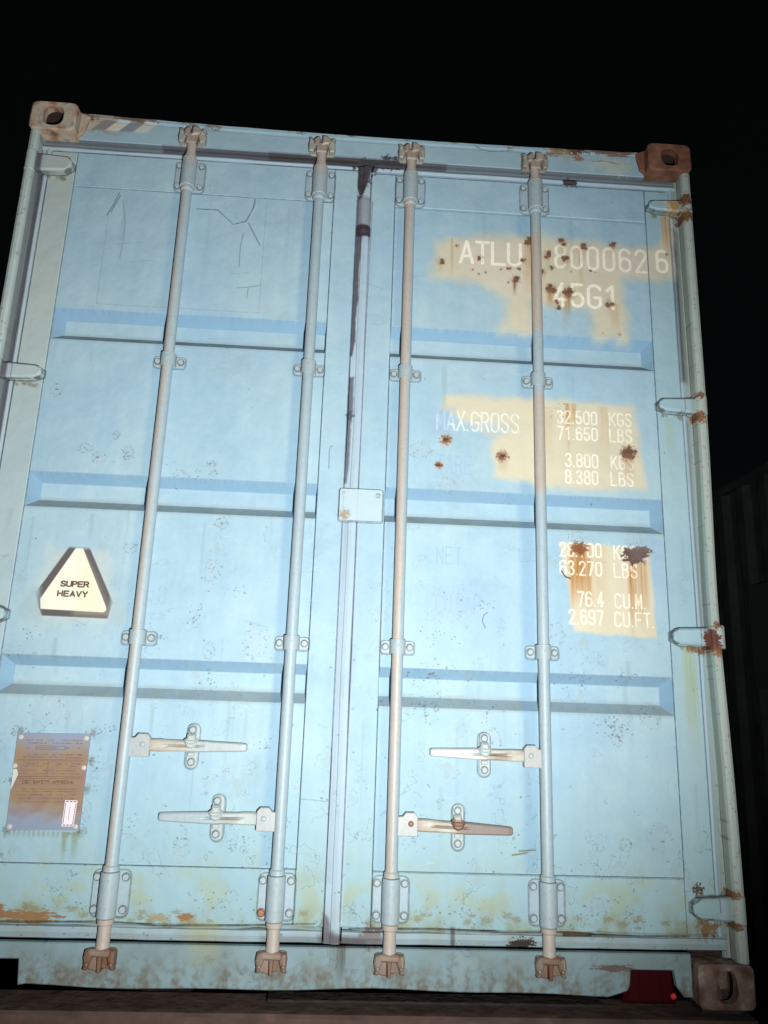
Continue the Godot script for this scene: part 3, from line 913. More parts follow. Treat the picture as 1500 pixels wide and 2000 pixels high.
func long_guide(parent: Node, x: float, y: float, up: bool, peach: float, rusty := -1) -> void:
	var m := MB.new()
	m.col = BLUE.lerp(GREY, 0.4)
	m.prism(rounded(0, 0, 0.104, 0.122, 0.016), -0.002, 0.004, 0.0015)
	var r := 0.0265
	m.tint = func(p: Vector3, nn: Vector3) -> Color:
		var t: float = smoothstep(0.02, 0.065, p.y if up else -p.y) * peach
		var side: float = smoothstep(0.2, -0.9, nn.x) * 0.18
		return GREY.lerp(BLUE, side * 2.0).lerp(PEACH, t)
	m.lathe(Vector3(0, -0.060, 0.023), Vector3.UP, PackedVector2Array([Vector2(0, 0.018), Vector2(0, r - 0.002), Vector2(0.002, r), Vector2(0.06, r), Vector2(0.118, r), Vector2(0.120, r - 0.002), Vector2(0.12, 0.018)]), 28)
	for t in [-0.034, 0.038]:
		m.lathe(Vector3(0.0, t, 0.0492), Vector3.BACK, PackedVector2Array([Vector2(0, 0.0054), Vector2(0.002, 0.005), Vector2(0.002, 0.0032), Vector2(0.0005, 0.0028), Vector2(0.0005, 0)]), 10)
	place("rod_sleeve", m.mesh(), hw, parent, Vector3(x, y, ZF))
	var k := 0
	for sy in [-1, 1]:
		for sx in [-1, 1]:
			bolt(parent, x + sx * 0.0405, y + sy * 0.043, ZF + 0.004, k == rusty)
			k += 1


func keeper(parent: Node, x: float, y: float, up: int, rusty: float) -> void:
	# the claw on the frame: a base plate and two hooked jaws
	var m := MB.new()
	var nz := FastNoiseLite.new()
	nz.seed = int(x * 100 + y * 10)
	nz.frequency = 45.0
	m.tint = func(p: Vector3, _n: Vector3) -> Color:
		var t: float = clampf(rusty + 0.9 * nz.get_noise_3d(p.x, p.y, p.z), 0.0, 1.0)
		return (CREAM * 0.8).lerp(RUST * 1.1, t)
	m.prism(rounded(0, 0, 0.096, 0.060, 0.012), -0.002, 0.006, 0.0015)
	for s in [-1, 1]:
		var jaw := PackedVector2Array([Vector2(0.030, -0.028), Vector2(0.047, -0.028), Vector2(0.050, -0.006), Vector2(0.046, 0.018), Vector2(0.049, 0.030), Vector2(0.036, 0.030), Vector2(0.030, 0.012), Vector2(0.024, -0.004)])
		var poly := PackedVector2Array()
		for p in jaw:
			poly.append(Vector2(p.x * s, p.y * up))
		if s * up < 0:
			poly.reverse()
		m.prism(poly, 0.005, 0.030, 0.004)
		m.lathe(Vector3(s * 0.038, 0.012 * up, 0.028), Vector3.BACK, PackedVector2Array([Vector2(0, 0.008), Vector2(0.006, 0.0065), Vector2(0.008, 0)]), 9)
	place("cam_keeper", m.mesh(), hw, parent, Vector3(x, y, ZF + 0.004 if up > 0 else -0.031)).scale = Vector3.ONE if up > 0 else Vector3(0.88, 0.86, 0.9)


func cam(parent: Node, x: float, y: float, up: int, c: Color, rusty: float) -> void:
	# the forged head at the end of the rod: neck flare, two lobes, a rib
	var m := MB.new()
	var nz := FastNoiseLite.new()
	nz.seed = int(x * 130 + y * 17)
	nz.frequency = 30.0
	m.tint = func(p: Vector3, nn: Vector3) -> Color:
		var t: float = clampf(rusty + 0.8 * nz.get_noise_3d(p.x, p.y, p.z) + 0.3 * (1.0 - nn.z), 0.0, 1.0)
		return (c * 0.85).lerp(RUST * 1.15, t)
	if up > 0:
		m.prism(PackedVector2Array([Vector2(-0.019, -0.036), Vector2(0.019, -0.036), Vector2(0.023, 0.0), Vector2(0.006, 0.004), Vector2(-0.004, 0.006), Vector2(-0.021, -0.006)]), -0.012, 0.014, 0.004)
		m.prism(PackedVector2Array([Vector2(-0.028, -0.006), Vector2(-0.009, -0.010), Vector2(-0.007, 0.030), Vector2(-0.018, 0.032), Vector2(-0.030, 0.018)]), -0.010, 0.014, 0.005)
		m.prism(PackedVector2Array([Vector2(0.0, -0.008), Vector2(0.026, -0.002), Vector2(0.034, 0.008), Vector2(0.031, 0.022), Vector2(0.020, 0.031), Vector2(0.002, 0.032)]), -0.010, 0.019, 0.005)
	else:
		m.prism(PackedVector2Array([Vector2(-0.034, -0.006), Vector2(0.034, -0.008), Vector2(0.036, 0.010), Vector2(0.018, 0.014), Vector2(-0.018, 0.014), Vector2(-0.036, 0.012)]), -0.014, 0.018, 0.005)
		m.prism(PackedVector2Array([Vector2(-0.005, -0.046), Vector2(0.004, -0.046), Vector2(0.007, -0.004), Vector2(-0.008, -0.004)]), -0.014, 0.016, 0.003)
		m.prism(PackedVector2Array([Vector2(-0.034, -0.040), Vector2(-0.006, -0.046), Vector2(-0.006, -0.006), Vector2(-0.028, -0.006)]), -0.016, 0.002, 0.003)
		m.prism(PackedVector2Array([Vector2(0.006, -0.042), Vector2(0.030, -0.034), Vector2(0.028, -0.010), Vector2(0.006, -0.006)]), -0.016, -0.002, 0.003)
	place("cam", m.mesh(), hw, parent, Vector3(x, y, -0.024))


func handle(parent: Node, x: float, y: float, d: int, drop: float, grip: Color, mid: Color, rusty: float) -> void:
	# hub on the rod, bar lying along the door, catch halfway
	var m := MB.new()
	m.col = GREY.lerp(PEACH, 0.45 if rusty > 0.3 else 0.3)
	var hub := PackedVector2Array([Vector2(0.0, -0.033), Vector2(0.062, -0.033), Vector2(0.064, -0.030), Vector2(0.064, 0.022), Vector2(0.054, 0.033), Vector2(0.028, 0.033), Vector2(0.019, 0.022), Vector2(0.0, 0.020)])
	var poly := PackedVector2Array()
	for p in hub:
		poly.append(Vector2(p.x * d, p.y))
	if d < 0:
		poly.reverse()
	m.prism(poly, -0.008, 0.010, 0.002)
	place("handle_hub", m.mesh(), hw, parent, Vector3(x, y, -0.030))
	var rv := MB.new()
	rv.col = (RUST * 1.6) if rusty > 0.5 else GREY
	rv.lathe(Vector3.ZERO, Vector3.BACK, PackedVector2Array([Vector2(0, 0.0085), Vector2(0.003, 0.0078), Vector2(0.0052, 0.0045), Vector2(0.0058, 0)]), 14)
	place("rivet", rv.mesh(), hw, parent, Vector3(x + 0.043 * d, y + 0.002, -0.020))
	# bar: forged, dished in the middle, flat grip at the end
	var b := MB.new()
	var nz := FastNoiseLite.new()
	nz.seed = int(x * 70 + 90)
	nz.frequency = 35.0
	b.tint = func(p: Vector3, _n: Vector3) -> Color:
		var u: float = absf(p.x)
		var t: float = clampf(nz.get_noise_3d(p.x * 0.4, p.y, p.z) * 1.3 + rusty - absf(u - 0.14) * 3.0 - 0.15, 0.0, 1.0)
		var base: Color = mid.lerp(grip, smoothstep(0.188, 0.192, u))
		if u < 0.075:
			base = base.lerp(RUST * 2.2, 0.45)
		return base.lerp(Color(0.22, 0.10, 0.045), t * 0.75 * (1.0 - smoothstep(0.18, 0.22, u)))
	var rings := [[0.060, 0.0170, 0.0170, 0.0], [0.075, 0.0180, 0.0170, 0.0], [0.100, 0.0180, 0.0175, 0.0], [0.120, 0.0165, 0.0195, 0.006], [0.150, 0.0160, 0.0210, 0.010], [0.180, 0.0165, 0.0215, 0.010], [0.205, 0.0170, 0.0200, 0.006], [0.228, 0.0165, 0.0190, 0.0], [0.235, 0.0160, 0.0185, 0.0], [0.335, 0.0125, 0.0150, 0.0], [0.347, 0.0115, 0.0135, 0.0], [0.351, 0.0085, 0.0100, 0.0]]
	for k in rings.size() - 1:
		var A: Array = rings[k]
		var B: Array = rings[k + 1]
		var sec := []
		for q in [A, B]:
			var yy: float = drop * q[0] / 0.351
			var h: float = q[1]
			var zf: float = q[2] - 0.010
			var g: float = q[3]
			sec.append([Vector3(q[0] * d, yy - h, -0.008), Vector3(q[0] * d, yy - h, zf - 0.004), Vector3(q[0] * d, yy - h + 0.004, zf), Vector3(q[0] * d, yy - 0.004, zf), Vector3(q[0] * d, yy, zf - g), Vector3(q[0] * d, yy + 0.005, zf), Vector3(q[0] * d, yy + h - 0.004, zf), Vector3(q[0] * d, yy + h, zf - 0.004), Vector3(q[0] * d, yy + h, -0.008)])
		for s in 8:
			if d > 0:
				b.quad(sec[0][s], sec[1][s], sec[1][s + 1], sec[0][s + 1])
			else:
				b.quad(sec[1][s], sec[0][s], sec[0][s + 1], sec[1][s + 1])
		if k == rings.size() - 2:
			for s in range(1, 8):
				if d > 0:
					b.tri(sec[1][0], sec[1][s + 1], sec[1][s])
				else:
					b.tri(sec[1][0], sec[1][s], sec[1][s + 1])
	place("handle_bar", b.mesh(), hw, parent, Vector3(x, y, -0.034))
	# catch: back plate, two bolts, the flap that folds over the bar
	var cx := x + d * 0.184
	var cy := y + drop * 0.5
	var tintc := CREAM.lerp(GREY, 0.6)
	var p := MB.new()
	p.col = tintc
	p.prism(rounded(0.003, 0.0, 0.034, 0.128, 0.0165, 6), -0.002, 0.006, 0.002)
	p.box(Vector3(-0.009, -0.030, 0.004), Vector3(0.010, -0.018, 0.016), 0.002)
	place("catch_plate", p.mesh(), hw, parent, Vector3(cx, cy, ZP))
	var f := MB.new()
	f.col = tintc if rusty < 0.5 else RUST * 1.35
	if rusty >= 0.5:
		f.tint = func(q: Vector3, _n: Vector3) -> Color:
			return CREAM.lerp(RUST * 1.2, smoothstep(0.030, 0.018, q.y))
	f.prism(rounded(-0.001, 0.040, 0.026, 0.046, 0.012, 5), 0.004, 0.012, 0.002)
	f.prism(PackedVector2Array([Vector2(-0.012, 0.034), Vector2(-0.013, 0.024), Vector2(-0.021, 0.018), Vector2(-0.021, 0.012), Vector2(-0.012, -0.002), Vector2(-0.004, -0.007), Vector2(0.005, -0.007), Vector2(0.013, -0.002), Vector2(0.021, 0.012), Vector2(0.021, 0.018), Vector2(0.012, 0.024), Vector2(0.011, 0.034)]), 0.022, 0.036, 0.005)
	f.box(Vector3(-0.012, 0.020, 0.006), Vector3(0.011, 0.036, 0.026), 0.003)
	f.prism(PackedVector2Array([Vector2(-0.018, 0.014), Vector2(-0.008, 0.006), Vector2(0.008, 0.006), Vector2(0.018, 0.014), Vector2(0.016, 0.018), Vector2(-0.016, 0.018)]), 0.034, 0.041, 0.003)
	place("catch_flap", f.mesh(), hw, parent, Vector3(cx, cy, ZP))
	bolt(parent, cx, cy + 0.047, ZP + 0.012)
	bolt(parent, cx + 0.002, cy - 0.046, ZP + 0.006)


func locking_rod(parent: Node, x: float, kind: int) -> void:
	var m := MB.new()
	var nz := FastNoiseLite.new()
	nz.seed = 40 + kind
	nz.frequency = 2.2
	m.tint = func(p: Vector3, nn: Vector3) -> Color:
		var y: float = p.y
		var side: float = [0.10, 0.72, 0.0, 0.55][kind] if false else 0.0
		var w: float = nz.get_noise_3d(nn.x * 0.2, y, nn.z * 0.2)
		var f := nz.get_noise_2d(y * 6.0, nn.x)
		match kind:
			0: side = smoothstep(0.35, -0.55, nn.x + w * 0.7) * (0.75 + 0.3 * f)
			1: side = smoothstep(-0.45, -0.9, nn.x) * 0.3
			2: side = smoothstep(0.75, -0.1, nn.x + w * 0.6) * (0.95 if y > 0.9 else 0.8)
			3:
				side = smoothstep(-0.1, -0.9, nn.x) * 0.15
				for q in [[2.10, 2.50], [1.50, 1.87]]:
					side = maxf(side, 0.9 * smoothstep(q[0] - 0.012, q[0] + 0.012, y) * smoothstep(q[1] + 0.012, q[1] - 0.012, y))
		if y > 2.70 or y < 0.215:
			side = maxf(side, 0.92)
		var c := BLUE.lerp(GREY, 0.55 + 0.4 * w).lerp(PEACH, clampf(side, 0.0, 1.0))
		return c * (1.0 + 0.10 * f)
	var prof := PackedVector2Array()
	var stops := [0.128, 0.134, 0.150, 0.190, 0.191, 0.203]
	prof.append(Vector2(0.11, 0.0)); prof.append(Vector2(0.11, 0.021)); prof.append(Vector2(0.140, 0.0185)); prof.append(Vector2(0.183, 0.0180)); prof.append(Vector2(0.186, 0.0225)); prof.append(Vector2(0.199, 0.0235)); prof.append(Vector2(0.201, 0.0185))
	prof.append(Vector2(0.322, 0.0185)); prof.append(Vector2(0.324, 0.0230)); prof.append(Vector2(0.336, 0.0225)); prof.append(Vector2(0.340, 0.0182))
	for k in 74:
		prof.append(Vector2(0.36 + 0.0298 * k, 0.0180))
	prof.append(Vector2(2.574, 0.0182)); prof.append(Vector2(2.578, 0.0225)); prof.append(Vector2(2.588, 0.0228)); prof.append(Vector2(2.590, 0.0185))
	prof.append(Vector2(2.714, 0.0185)); prof.append(Vector2(2.716, 0.0205)); prof.append(Vector2(2.728, 0.0195)); prof.append(Vector2(2.731, 0.0165)); prof.append(Vector2(2.76, 0.0165)); prof.append(Vector2(2.785, 0.0175)); prof.append(Vector2(2.785, 0.0))
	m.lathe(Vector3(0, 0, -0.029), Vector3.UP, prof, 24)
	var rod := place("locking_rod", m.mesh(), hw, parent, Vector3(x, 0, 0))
	for y in [1.918, 0.988]:
		mid_guide(rod, 0, y)
	long_guide(rod, 0, 2.650, true, [0.6, 0.8, 0.25, 0.35][kind])
	long_guide(rod, 0, 0.262, false, [0.0, 0.0, 0.1, 0.0][kind], [-1, 0, -1, -1][kind])
	keeper(rod, 0, 2.806 - 0.004 * kind, 1, [0.15, 0.2, 0.25, 0.4][kind])
	cam(rod, 0, 2.806 - 0.004 * kind, 1, PEACH, [0.2, 0.22, 0.28, 0.22][kind])
	keeper(rod, 0.0, 0.100, -1, [0.95, 0.75, 0.65, 0.65][kind])
	cam(rod, 0, 0.112, -1, PEACH, [0.6, 0.5, 0.55, 0.75][kind])


# ------------------------------------------------------------------ the container
func casting(parent: Node, cx: float, cy: float, z1: float, h: Vector2, mat: Material, dz := 1.0) -> void:
	var m := MB.new()
	var v := MB.new()
	var a := 0.082
	var b := 0.059
	var n := 48
	var zi := z1 - 0.032
	var zb := z1 - 0.178
	var po := []
	var pi_ := []
	for k in n:
		var t := TAU * k / n
		var c := cos(t)
		var s := sin(t)
		var r := 1.0 / pow(pow(absf(c) / a, 9.0) + pow(absf(s) / b, 9.0), 1.0 / 9.0)
		po.append(Vector2(c * r, s * r))
		var rh := 1.0 / pow(pow(absf(c) / h.x, 2.6) + pow(absf(s) / h.y, 2.6), 1.0 / 2.6)
		pi_.append(Vector2(c * rh, s * rh))
	for k in n:
		var j := (k + 1) % n
		var o0: Vector2 = po[k]
		var o1: Vector2 = po[j]
		var i0: Vector2 = pi_[k]
		var i1: Vector2 = pi_[j]
		var e0 := o0 * 0.93
		var e1 := o1 * 0.93
		var f0 := i0 * 1.08
		var f1 := i1 * 1.08
		m.quad(Vector3(f0.x, f0.y, z1), Vector3(e0.x, e0.y, z1), Vector3(e1.x, e1.y, z1), Vector3(f1.x, f1.y, z1))
		m.quad(Vector3(i0.x, i0.y, z1 - 0.003), Vector3(f0.x, f0.y, z1), Vector3(f1.x, f1.y, z1), Vector3(i1.x, i1.y, z1 - 0.003))
		m.quad(Vector3(e0.x, e0.y, z1), Vector3(o0.x, o0.y, z1 - 0.005), Vector3(o1.x, o1.y, z1 - 0.005), Vector3(e1.x, e1.y, z1))
		m.quad(Vector3(o0.x, o0.y, z1 - 0.005), Vector3(o0.x, o0.y, zb), Vector3(o1.x, o1.y, zb), Vector3(o1.x, o1.y, z1 - 0.005))
		m.quad(Vector3(i0.x, i0.y, zi), Vector3(i0.x, i0.y, z1 - 0.003), Vector3(i1.x, i1.y, z1 - 0.003), Vector3(i1.x, i1.y, zi))
		var g0 := o0 * 0.86
		var g1 := o1 * 0.86
		v.quad(Vector3(g0.x, g0.y, zi), Vector3(i0.x, i0.y, zi), Vector3(i1.x, i1.y, zi), Vector3(g1.x, g1.y, zi))
		v.quad(Vector3(g0.x, g0.y, zb + 0.03), Vector3(g0.x, g0.y, zi), Vector3(g1.x, g1.y, zi), Vector3(g1.x, g1.y, zb + 0.03))
		v.tri(Vector3(0, 0, zb + 0.03), Vector3(g0.x, g0.y, zb + 0.03), Vector3(g1.x, g1.y, zb + 0.03))
		m.tri(Vector3(0, 0, zb), Vector3(o1.x, o1.y, zb), Vector3(o0.x, o0.y, zb))
	# the stump of the locking cone seen through the hole
	v.prism(PackedVector2Array([Vector2(-0.03, -0.05), Vector2(0.012, -0.05), Vector2(0.004, -0.012), Vector2(-0.012, 0.014)]), zb + 0.03, zb + 0.12, 0.004)
	var o := place("corner_casting", m.mesh(), mat, parent, Vector3(cx, cy, 0))
	place("pocket", v.mesh(), pocket if cy > 1.0 else mat, o)
	if dz < 0.0:
		o.rotation.y = PI
		o.position.z = -12.192


func hinge(parent: Node, s: int, y: float, lo: float, hi: float, xin: float) -> void:
	# a bent leaf from the post across the gasket to the door frame, and its pin
	var m := MB.new()
	m.off = Vector3(0, 0, 0)
	var poly := PackedVector2Array()
	var cy := (lo + hi) / 2
	var tip := (hi - lo) / 2 - 0.006
	for p in [Vector2(1.192, lo), Vector2(1.192, hi), Vector2(1.150, hi - 0.002), Vector2(xin + 0.03, cy + tip)]:
		poly.append(p)
	for k in 7:
		var a := PI / 2 + PI * k / 6.0
		poly.append(Vector2(xin + 0.022 + 0.022 * cos(a), cy + tip * sin(a)))
	poly.append(Vector2(xin + 0.03, cy - tip))
	poly.append(Vector2(1.150, lo + 0.002))
	if s < 0:
		var q := PackedVector2Array()
		for p in poly:
			q.append(Vector2(-p.x, p.y))
		poly = q
	else:
		poly.reverse()
		poly.reverse()
	if Geometry2D.is_polygon_clockwise(poly):
		poly.reverse()
	m.prism(poly, -0.046, -0.022, 0.007)
	var o := place("hinge", m.mesh(), front, parent)
	var pin := MB.new()
	pin.lathe(Vector3(1.199 * s, lo - 0.006, -0.028), Vector3.UP, PackedVector2Array([Vector2(0, 0.0), Vector2(0.0, 0.017), Vector2(0.004, 0.020), Vector2(hi - lo + 0.008, 0.020), Vector2(hi - lo + 0.012, 0.017), Vector2(hi - lo + 0.012, 0.0)]), 16)
	place("hinge_pin", pin.mesh(), front, o)


func door(parent: Node, s: int) -> void:
	var xo := 1.050          # outer end of the sheet
	var xi := 0.1135
	var m := MB.new()
	var ys := [0.336, 0.50, 0.66]
	for e in [0.925, 1.513, 2.104]:
		ys.append_array([e - 0.119, e - 0.0885, e - 0.0305, e])
		if e < 2.0:
			ys.append_array([e + 0.15, e + 0.30])
	ys.append_array([2.25, 2.42, 2.583])
	ys.sort()
	var xs := [xi, 0.3, 0.5, 0.7, 0.9, xo - 0.030, xo]
	var depth := func(x: float, y: float) -> float:
		for e in [0.925, 1.513, 2.104]:
			if y < e and y > e - 0.119:
				return minf(minf(1.0, minf(e - y, y - e + 0.119) / 0.0305), clampf((xo - x) / 0.030, 0.0, 1.0)) * 0.038
		return 0.0
	for j in ys.size() - 1:
		for i in xs.size() - 1:
			var p := []
			for c in [[i, j], [i + 1, j], [i + 1, j + 1], [i, j + 1]]:
				var x: float = xs[c[0]]
				var y: float = ys[c[1]]
				p.append(Vector3(x * s, y, ZP - depth.call(x, y)))
			if s < 0:
				p = [p[1], p[0], p[3], p[2]]
			if absf(p[0].z - p[2].z) >= absf(p[1].z - p[3].z):
				m.tri(p[0], p[1], p[2]); m.tri(p[0], p[2], p[3])
			else:
				m.tri(p[0], p[1], p[3]); m.tri(p[1], p[2], p[3])
	m.box(Vector3(minf(xi * s, xo * s), 0.34, -0.125), Vector3(maxf(xi * s, xo * s), 2.58, -0.10), 0.0)
	var d := place("door", m.mesh(), front, parent)
	# the frame of box section
	var fr := [["door_stile", 1.0515, 1.144, 0.183, 2.725], ["door_stile", 0.0245 if s < 0 else 0.024, 0.112, 0.183, 2.725], ["door_rail", 0.1135, 1.050, 2.5850, 2.725], ["door_rail", 0.1135, 1.050, 0.183, 0.3345]]
	for f in fr:
		var b := MB.new()
		var lo := minf(f[1] * s, f[2] * s)
		var hi := maxf(f[1] * s, f[2] * s)
		b.box(Vector3(lo, f[3], -0.10), Vector3(hi, f[4], ZF), 0.0025)
		place(f[0], b.mesh(), front, d)
	# rubber seals: an outer lip against the frame, a rounder inner lip on the door
	var g := MB.new()
	var x0 := 1.178 * s if s < 0 else 0.030
	var x1 := -0.027 if s < 0 else 1.168
	g.pull_x(PackedVector2Array([Vector2(2.726, -0.070), Vector2(2.727, -0.050), Vector2(2.736, -0.045), Vector2(2.745, -0.050), Vector2(2.747, -0.066), Vector2(2.764, -0.060), Vector2(2.776, -0.062)]), x0, x1, 0.0008, 60, 1.0 + s)
	place("seal", g.mesh(), front, d)
	var g2 := MB.new()
	if s < 0:
		g2.pull_y(PackedVector2Array([Vector2(-1.182, -0.062), Vector2(-1.166, -0.058), Vector2(-1.164, -0.052), Vector2(-1.155, -0.046), Vector2(-1.1465, -0.05), Vector2(-1.145, -0.07)]), 0.178, 2.73, 0.0008, 40, 2.0)
	else:
		g2.pull_y(PackedVector2Array([Vector2(1.143, -0.07), Vector2(1.144, -0.05), Vector2(1.150, -0.046), Vector2(1.158, -0.05), Vector2(1.161, -0.058), Vector2(1.180, -0.062)]), 0.178, 2.73, 0.0008, 40, 4.0)
	place("seal", g2.mesh(), front, d)
	var g3 := MB.new()
	g3.pull_x(PackedVector2Array([Vector2(0.137, -0.062), Vector2(0.142, -0.050), Vector2(0.158, -0.044), Vector2(0.171, -0.048), Vector2(0.174, -0.060)]), x0, x1, 0.0006, 60, 3.0 + s)
	place("seal", g3.mesh(), front, d)
	var g4 := MB.new()
	g4.pull_x(PackedVector2Array([Vector2(0.174, -0.062), Vector2(0.176, -0.046), Vector2(0.180, -0.044), Vector2(0.185, -0.052)]), x0, x1, 0.0022, 120, 5.0 + 2.0 * s)
	place("seal_lip", g4.mesh(), front, d)
	if s > 0:
		var c := MB.new()
		c.pull_y(PackedVector2Array([Vector2(-0.0250, -0.060), Vector2(-0.0235, -0.0535), Vector2(-0.006, -0.052), Vector2(-0.003, -0.0485), Vector2(0.008, -0.0455), Vector2(0.0205, -0.0475), Vector2(0.0245, -0.056)]), 0.139, 2.745, 0.0016, 70, 0.6)
		place("seal", c.mesh(), front, d)
		# a loose wrapped length of the rubber near the top
		var l := MB.new()
		l.lathe(Vector3(0.001, 2.455, -0.052), Vector3.UP, PackedVector2Array([Vector2(0, 0.0), Vector2(0, 0.022), Vector2(0.01, 0.026), Vector2(0.034, 0.0255), Vector2(0.036, 0.0235), Vector2(0.135, 0.0245), Vector2(0.150, 0.022), Vector2(0.152, 0.0)]), 14)
		place("seal_sleeve", l.mesh(), front, d)
	if s > 0:
		hinge(d, 1, 2.64, 2.618, 2.672, 1.056)
		hinge(d, 1, 1.85, 1.822, 1.880, 1.049)
		hinge(d, 1, 1.055, 1.024, 1.087, 1.049)
		hinge(d, 1, 0.255, 0.222, 0.292, 1.062)
	else:
		hinge(d, -1, 2.655, 2.622, 2.694, 1.056)
		hinge(d, -1, 1.85, 1.822, 1.880, 1.050)
		hinge(d, -1, 1.045, 1.016, 1.074, 1.046)
		hinge(d, -1, 0.255, 0.222, 0.292, 1.056)


func container() -> void:
	var t := thing("shipping_container", "weathered light blue steel shipping container with two closed doors and white painted numbers", "shipping container", Vector3(0, BASE, 0))
	# castings
	var nrm := bumps(256, 0.03, 31, 3.0)
	var pale := textured(tile(256, 0.018, 32, [[0.0, 104, 66, 50], [0.28, 136, 96, 77], [0.45, 168, 138, 118], [0.6, 182, 162, 144], [0.85, 176, 170, 158], [1.0, 150, 124, 106]]), 2.2, 0.8, nrm)
	var brown := textured(tile(256, 0.02, 33, [[0.0, 92, 60, 48], [0.4, 116, 78, 63], [0.6, 126, 87, 71], [0.8, 136, 98, 80], [1.0, 128, 100, 90]]), 2.6, 0.85, nrm)
	var dark := textured(tile(256, 0.02, 34, [[0.0, 82, 56, 48], [0.35, 104, 78, 68], [0.55, 118, 96, 86], [0.75, 130, 110, 100], [0.9, 152, 142, 130], [1.0, 120, 90, 76]]), 2.6, 0.85, nrm)
	casting(t, -1.137, 2.837, 0.0, Vector2(0.036, 0.040), pale)
	casting(t, 1.137, 2.837, 0.0, Vector2(0.032, 0.036), brown)
	casting(t, 1.137, 0.059, 0.0, Vector2(0.031, 0.042), dark)
	casting(t, -1.137, 0.059, 0.0, Vector2(0.031, 0.042), dark)
	for s in [-1, 1]:
		casting(t, s * 1.137, 2.837, 0.0, Vector2(0.034, 0.038), brown, -1.0)
		casting(t, s * 1.137, 0.059, 0.0, Vector2(0.031, 0.042), dark, -1.0)
	# corner posts: rounded nose, inner web; the right one was pushed in a little
	for s in [-1, 1]:
		var m := MB.new()
		var push := func(p: Vector3) -> Vector3:
			return p + Vector3(-0.013 * exp(-pow((p.y - 1.15) / 0.42, 2.0)) if s > 0 else 0.0, 0, 0)
		m.warp = push
		var pr := PackedVector2Array([Vector2(1.182, -0.060), Vector2(1.182, -0.026), Vector2(1.186, -0.016), Vector2(1.194, -0.011), Vector2(1.204, -0.011), Vector2(1.213, -0.016), Vector2(1.217, -0.026), Vector2(1.217, -0.17), Vector2(1.17, -0.17)])
		if s < 0:
			for k in pr.size():
				pr[k].x *= -1.0
			pr.reverse()
		m.pull_y(pr, 0.117, 2.779, 0.0, 40)
		var post := place("corner_post", m.mesh(), front, t)
		var w := MB.new()
		w.warp = push
		var wp := PackedVector2Array([Vector2(1.162, -0.075), Vector2(1.166, -0.068), Vector2(1.1835, -0.066)])
		if s < 0:
			for k in wp.size():
				wp[k].x *= -1.0
			wp.reverse()
		w.pull_y(wp, 0.117, 2.779, 0.0, 40)
		place("post_web", w.mesh(), front, post)
	# header, sagging a little, with a lip along its top
	var hp := PackedVector2Array()
	for k in 15:
		hp.append(Vector2(lerpf(-1.054, 1.054, k / 14.0), 2.7765))
	for k in 25:
		var x := lerpf(1.054, -1.054, k / 24.0)
		hp.append(Vector2(x, 2.886 - 0.018 * (1.0 - pow((x - 0.12) / 1.18, 2.0)) + 0.0012 * sin(x * 37.0)))
	var hd := MB.new()
	hd.prism(hp, -0.16, -0.046, 0.003)
	var head := place("door_header", hd.mesh(), front, t)
	var lip := MB.new()
	for k in 24:
		var xa := lerpf(-1.05, 1.05, k / 24.0)
		var xb := lerpf(-1.05, 1.05, (k + 1) / 24.0)
		var ya := 2.887 - 0.018 * (1.0 - pow((xa - 0.12) / 1.18, 2.0)) + 0.0012 * sin(xa * 37.0)
		var yb := 2.887 - 0.018 * (1.0 - pow((xb - 0.12) / 1.18, 2.0)) + 0.0012 * sin(xb * 37.0)
		lip.quad(Vector3(xa, ya - 0.015, -0.047), Vector3(xb, yb - 0.015, -0.047), Vector3(xb, yb - 0.013, -0.040), Vector3(xa, ya - 0.013, -0.040))
		lip.quad(Vector3(xa, ya - 0.013, -0.040), Vector3(xb, yb - 0.013, -0.040), Vector3(xb, yb - 0.001, -0.040), Vector3(xa, ya - 0.001, -0.040))
		lip.quad(Vector3(xa, ya - 0.001, -0.040), Vector3(xb, yb - 0.001, -0.040), Vector3(xb, yb + 0.001, -0.16), Vector3(xa, ya + 0.001, -0.16))
	place("header_lip", lip.mesh(), front, head)
	for s in [-1, 1]:
		var g := MB.new()
		var gp := PackedVector2Array([Vector2(1.058 * s, 2.780), Vector2(1.058 * s, 2.890), Vector2(1.020 * s, 2.874), Vector2(1.035 * s, 2.80)])
		if Geometry2D.is_polygon_clockwise(gp):
			gp.reverse()
		g.prism(gp, -0.06, -0.034, 0.006)
		place("gusset", g.mesh(), pale if s < 0 else brown, head)
	# sill with the cut-outs beside the castings and a dented lower lip
	var sp := PackedVector2Array([Vector2(-1.05, 0.134), Vector2(-1.05, 0.030), Vector2(-1.000, 0.030), Vector2(-0.997, 0.091), Vector2(-0.868, 0.091), Vector2(-0.862, 0.026)])
	for k in 23:
		var x := lerpf(-0.84, 0.80, k / 22.0)
		sp.append(Vector2(x, 0.0255 + 0.004 * sin(x * 5.0 + 0.6) + 0.0025 * sin(x * 13.0)))
	for p in [Vector2(0.838, 0.030), Vector2(0.858, 0.036), Vector2(0.866, 0.050), Vector2(0.870, 0.091), Vector2(0.997, 0.091), Vector2(1.004, 0.048), Vector2(1.024, 0.022), Vector2(1.05, 0.022), Vector2(1.05, 0.134)]:
		sp.append(p)
	var sl := MB.new()
	sl.prism(sp, -0.055, -0.034, 0.003)
	place("door_sill", sl.mesh(), front, t)
	# doors and their bars
	door(t, -1)
	door(t, 1)
	var rods := [-0.639, -0.1645, 0.1675, 0.630]
	for k in 4:
		locking_rod(t, rods[k], k)
	var bars := t.find_children("locking_rod*", "MeshInstance3D", false, false)
	handle(bars[0], 0.010, 0.671, 1, 0.001, BARE.lerp(GREY, 0.6), PEACH.lerp(CREAM, 0.5), 0.22)
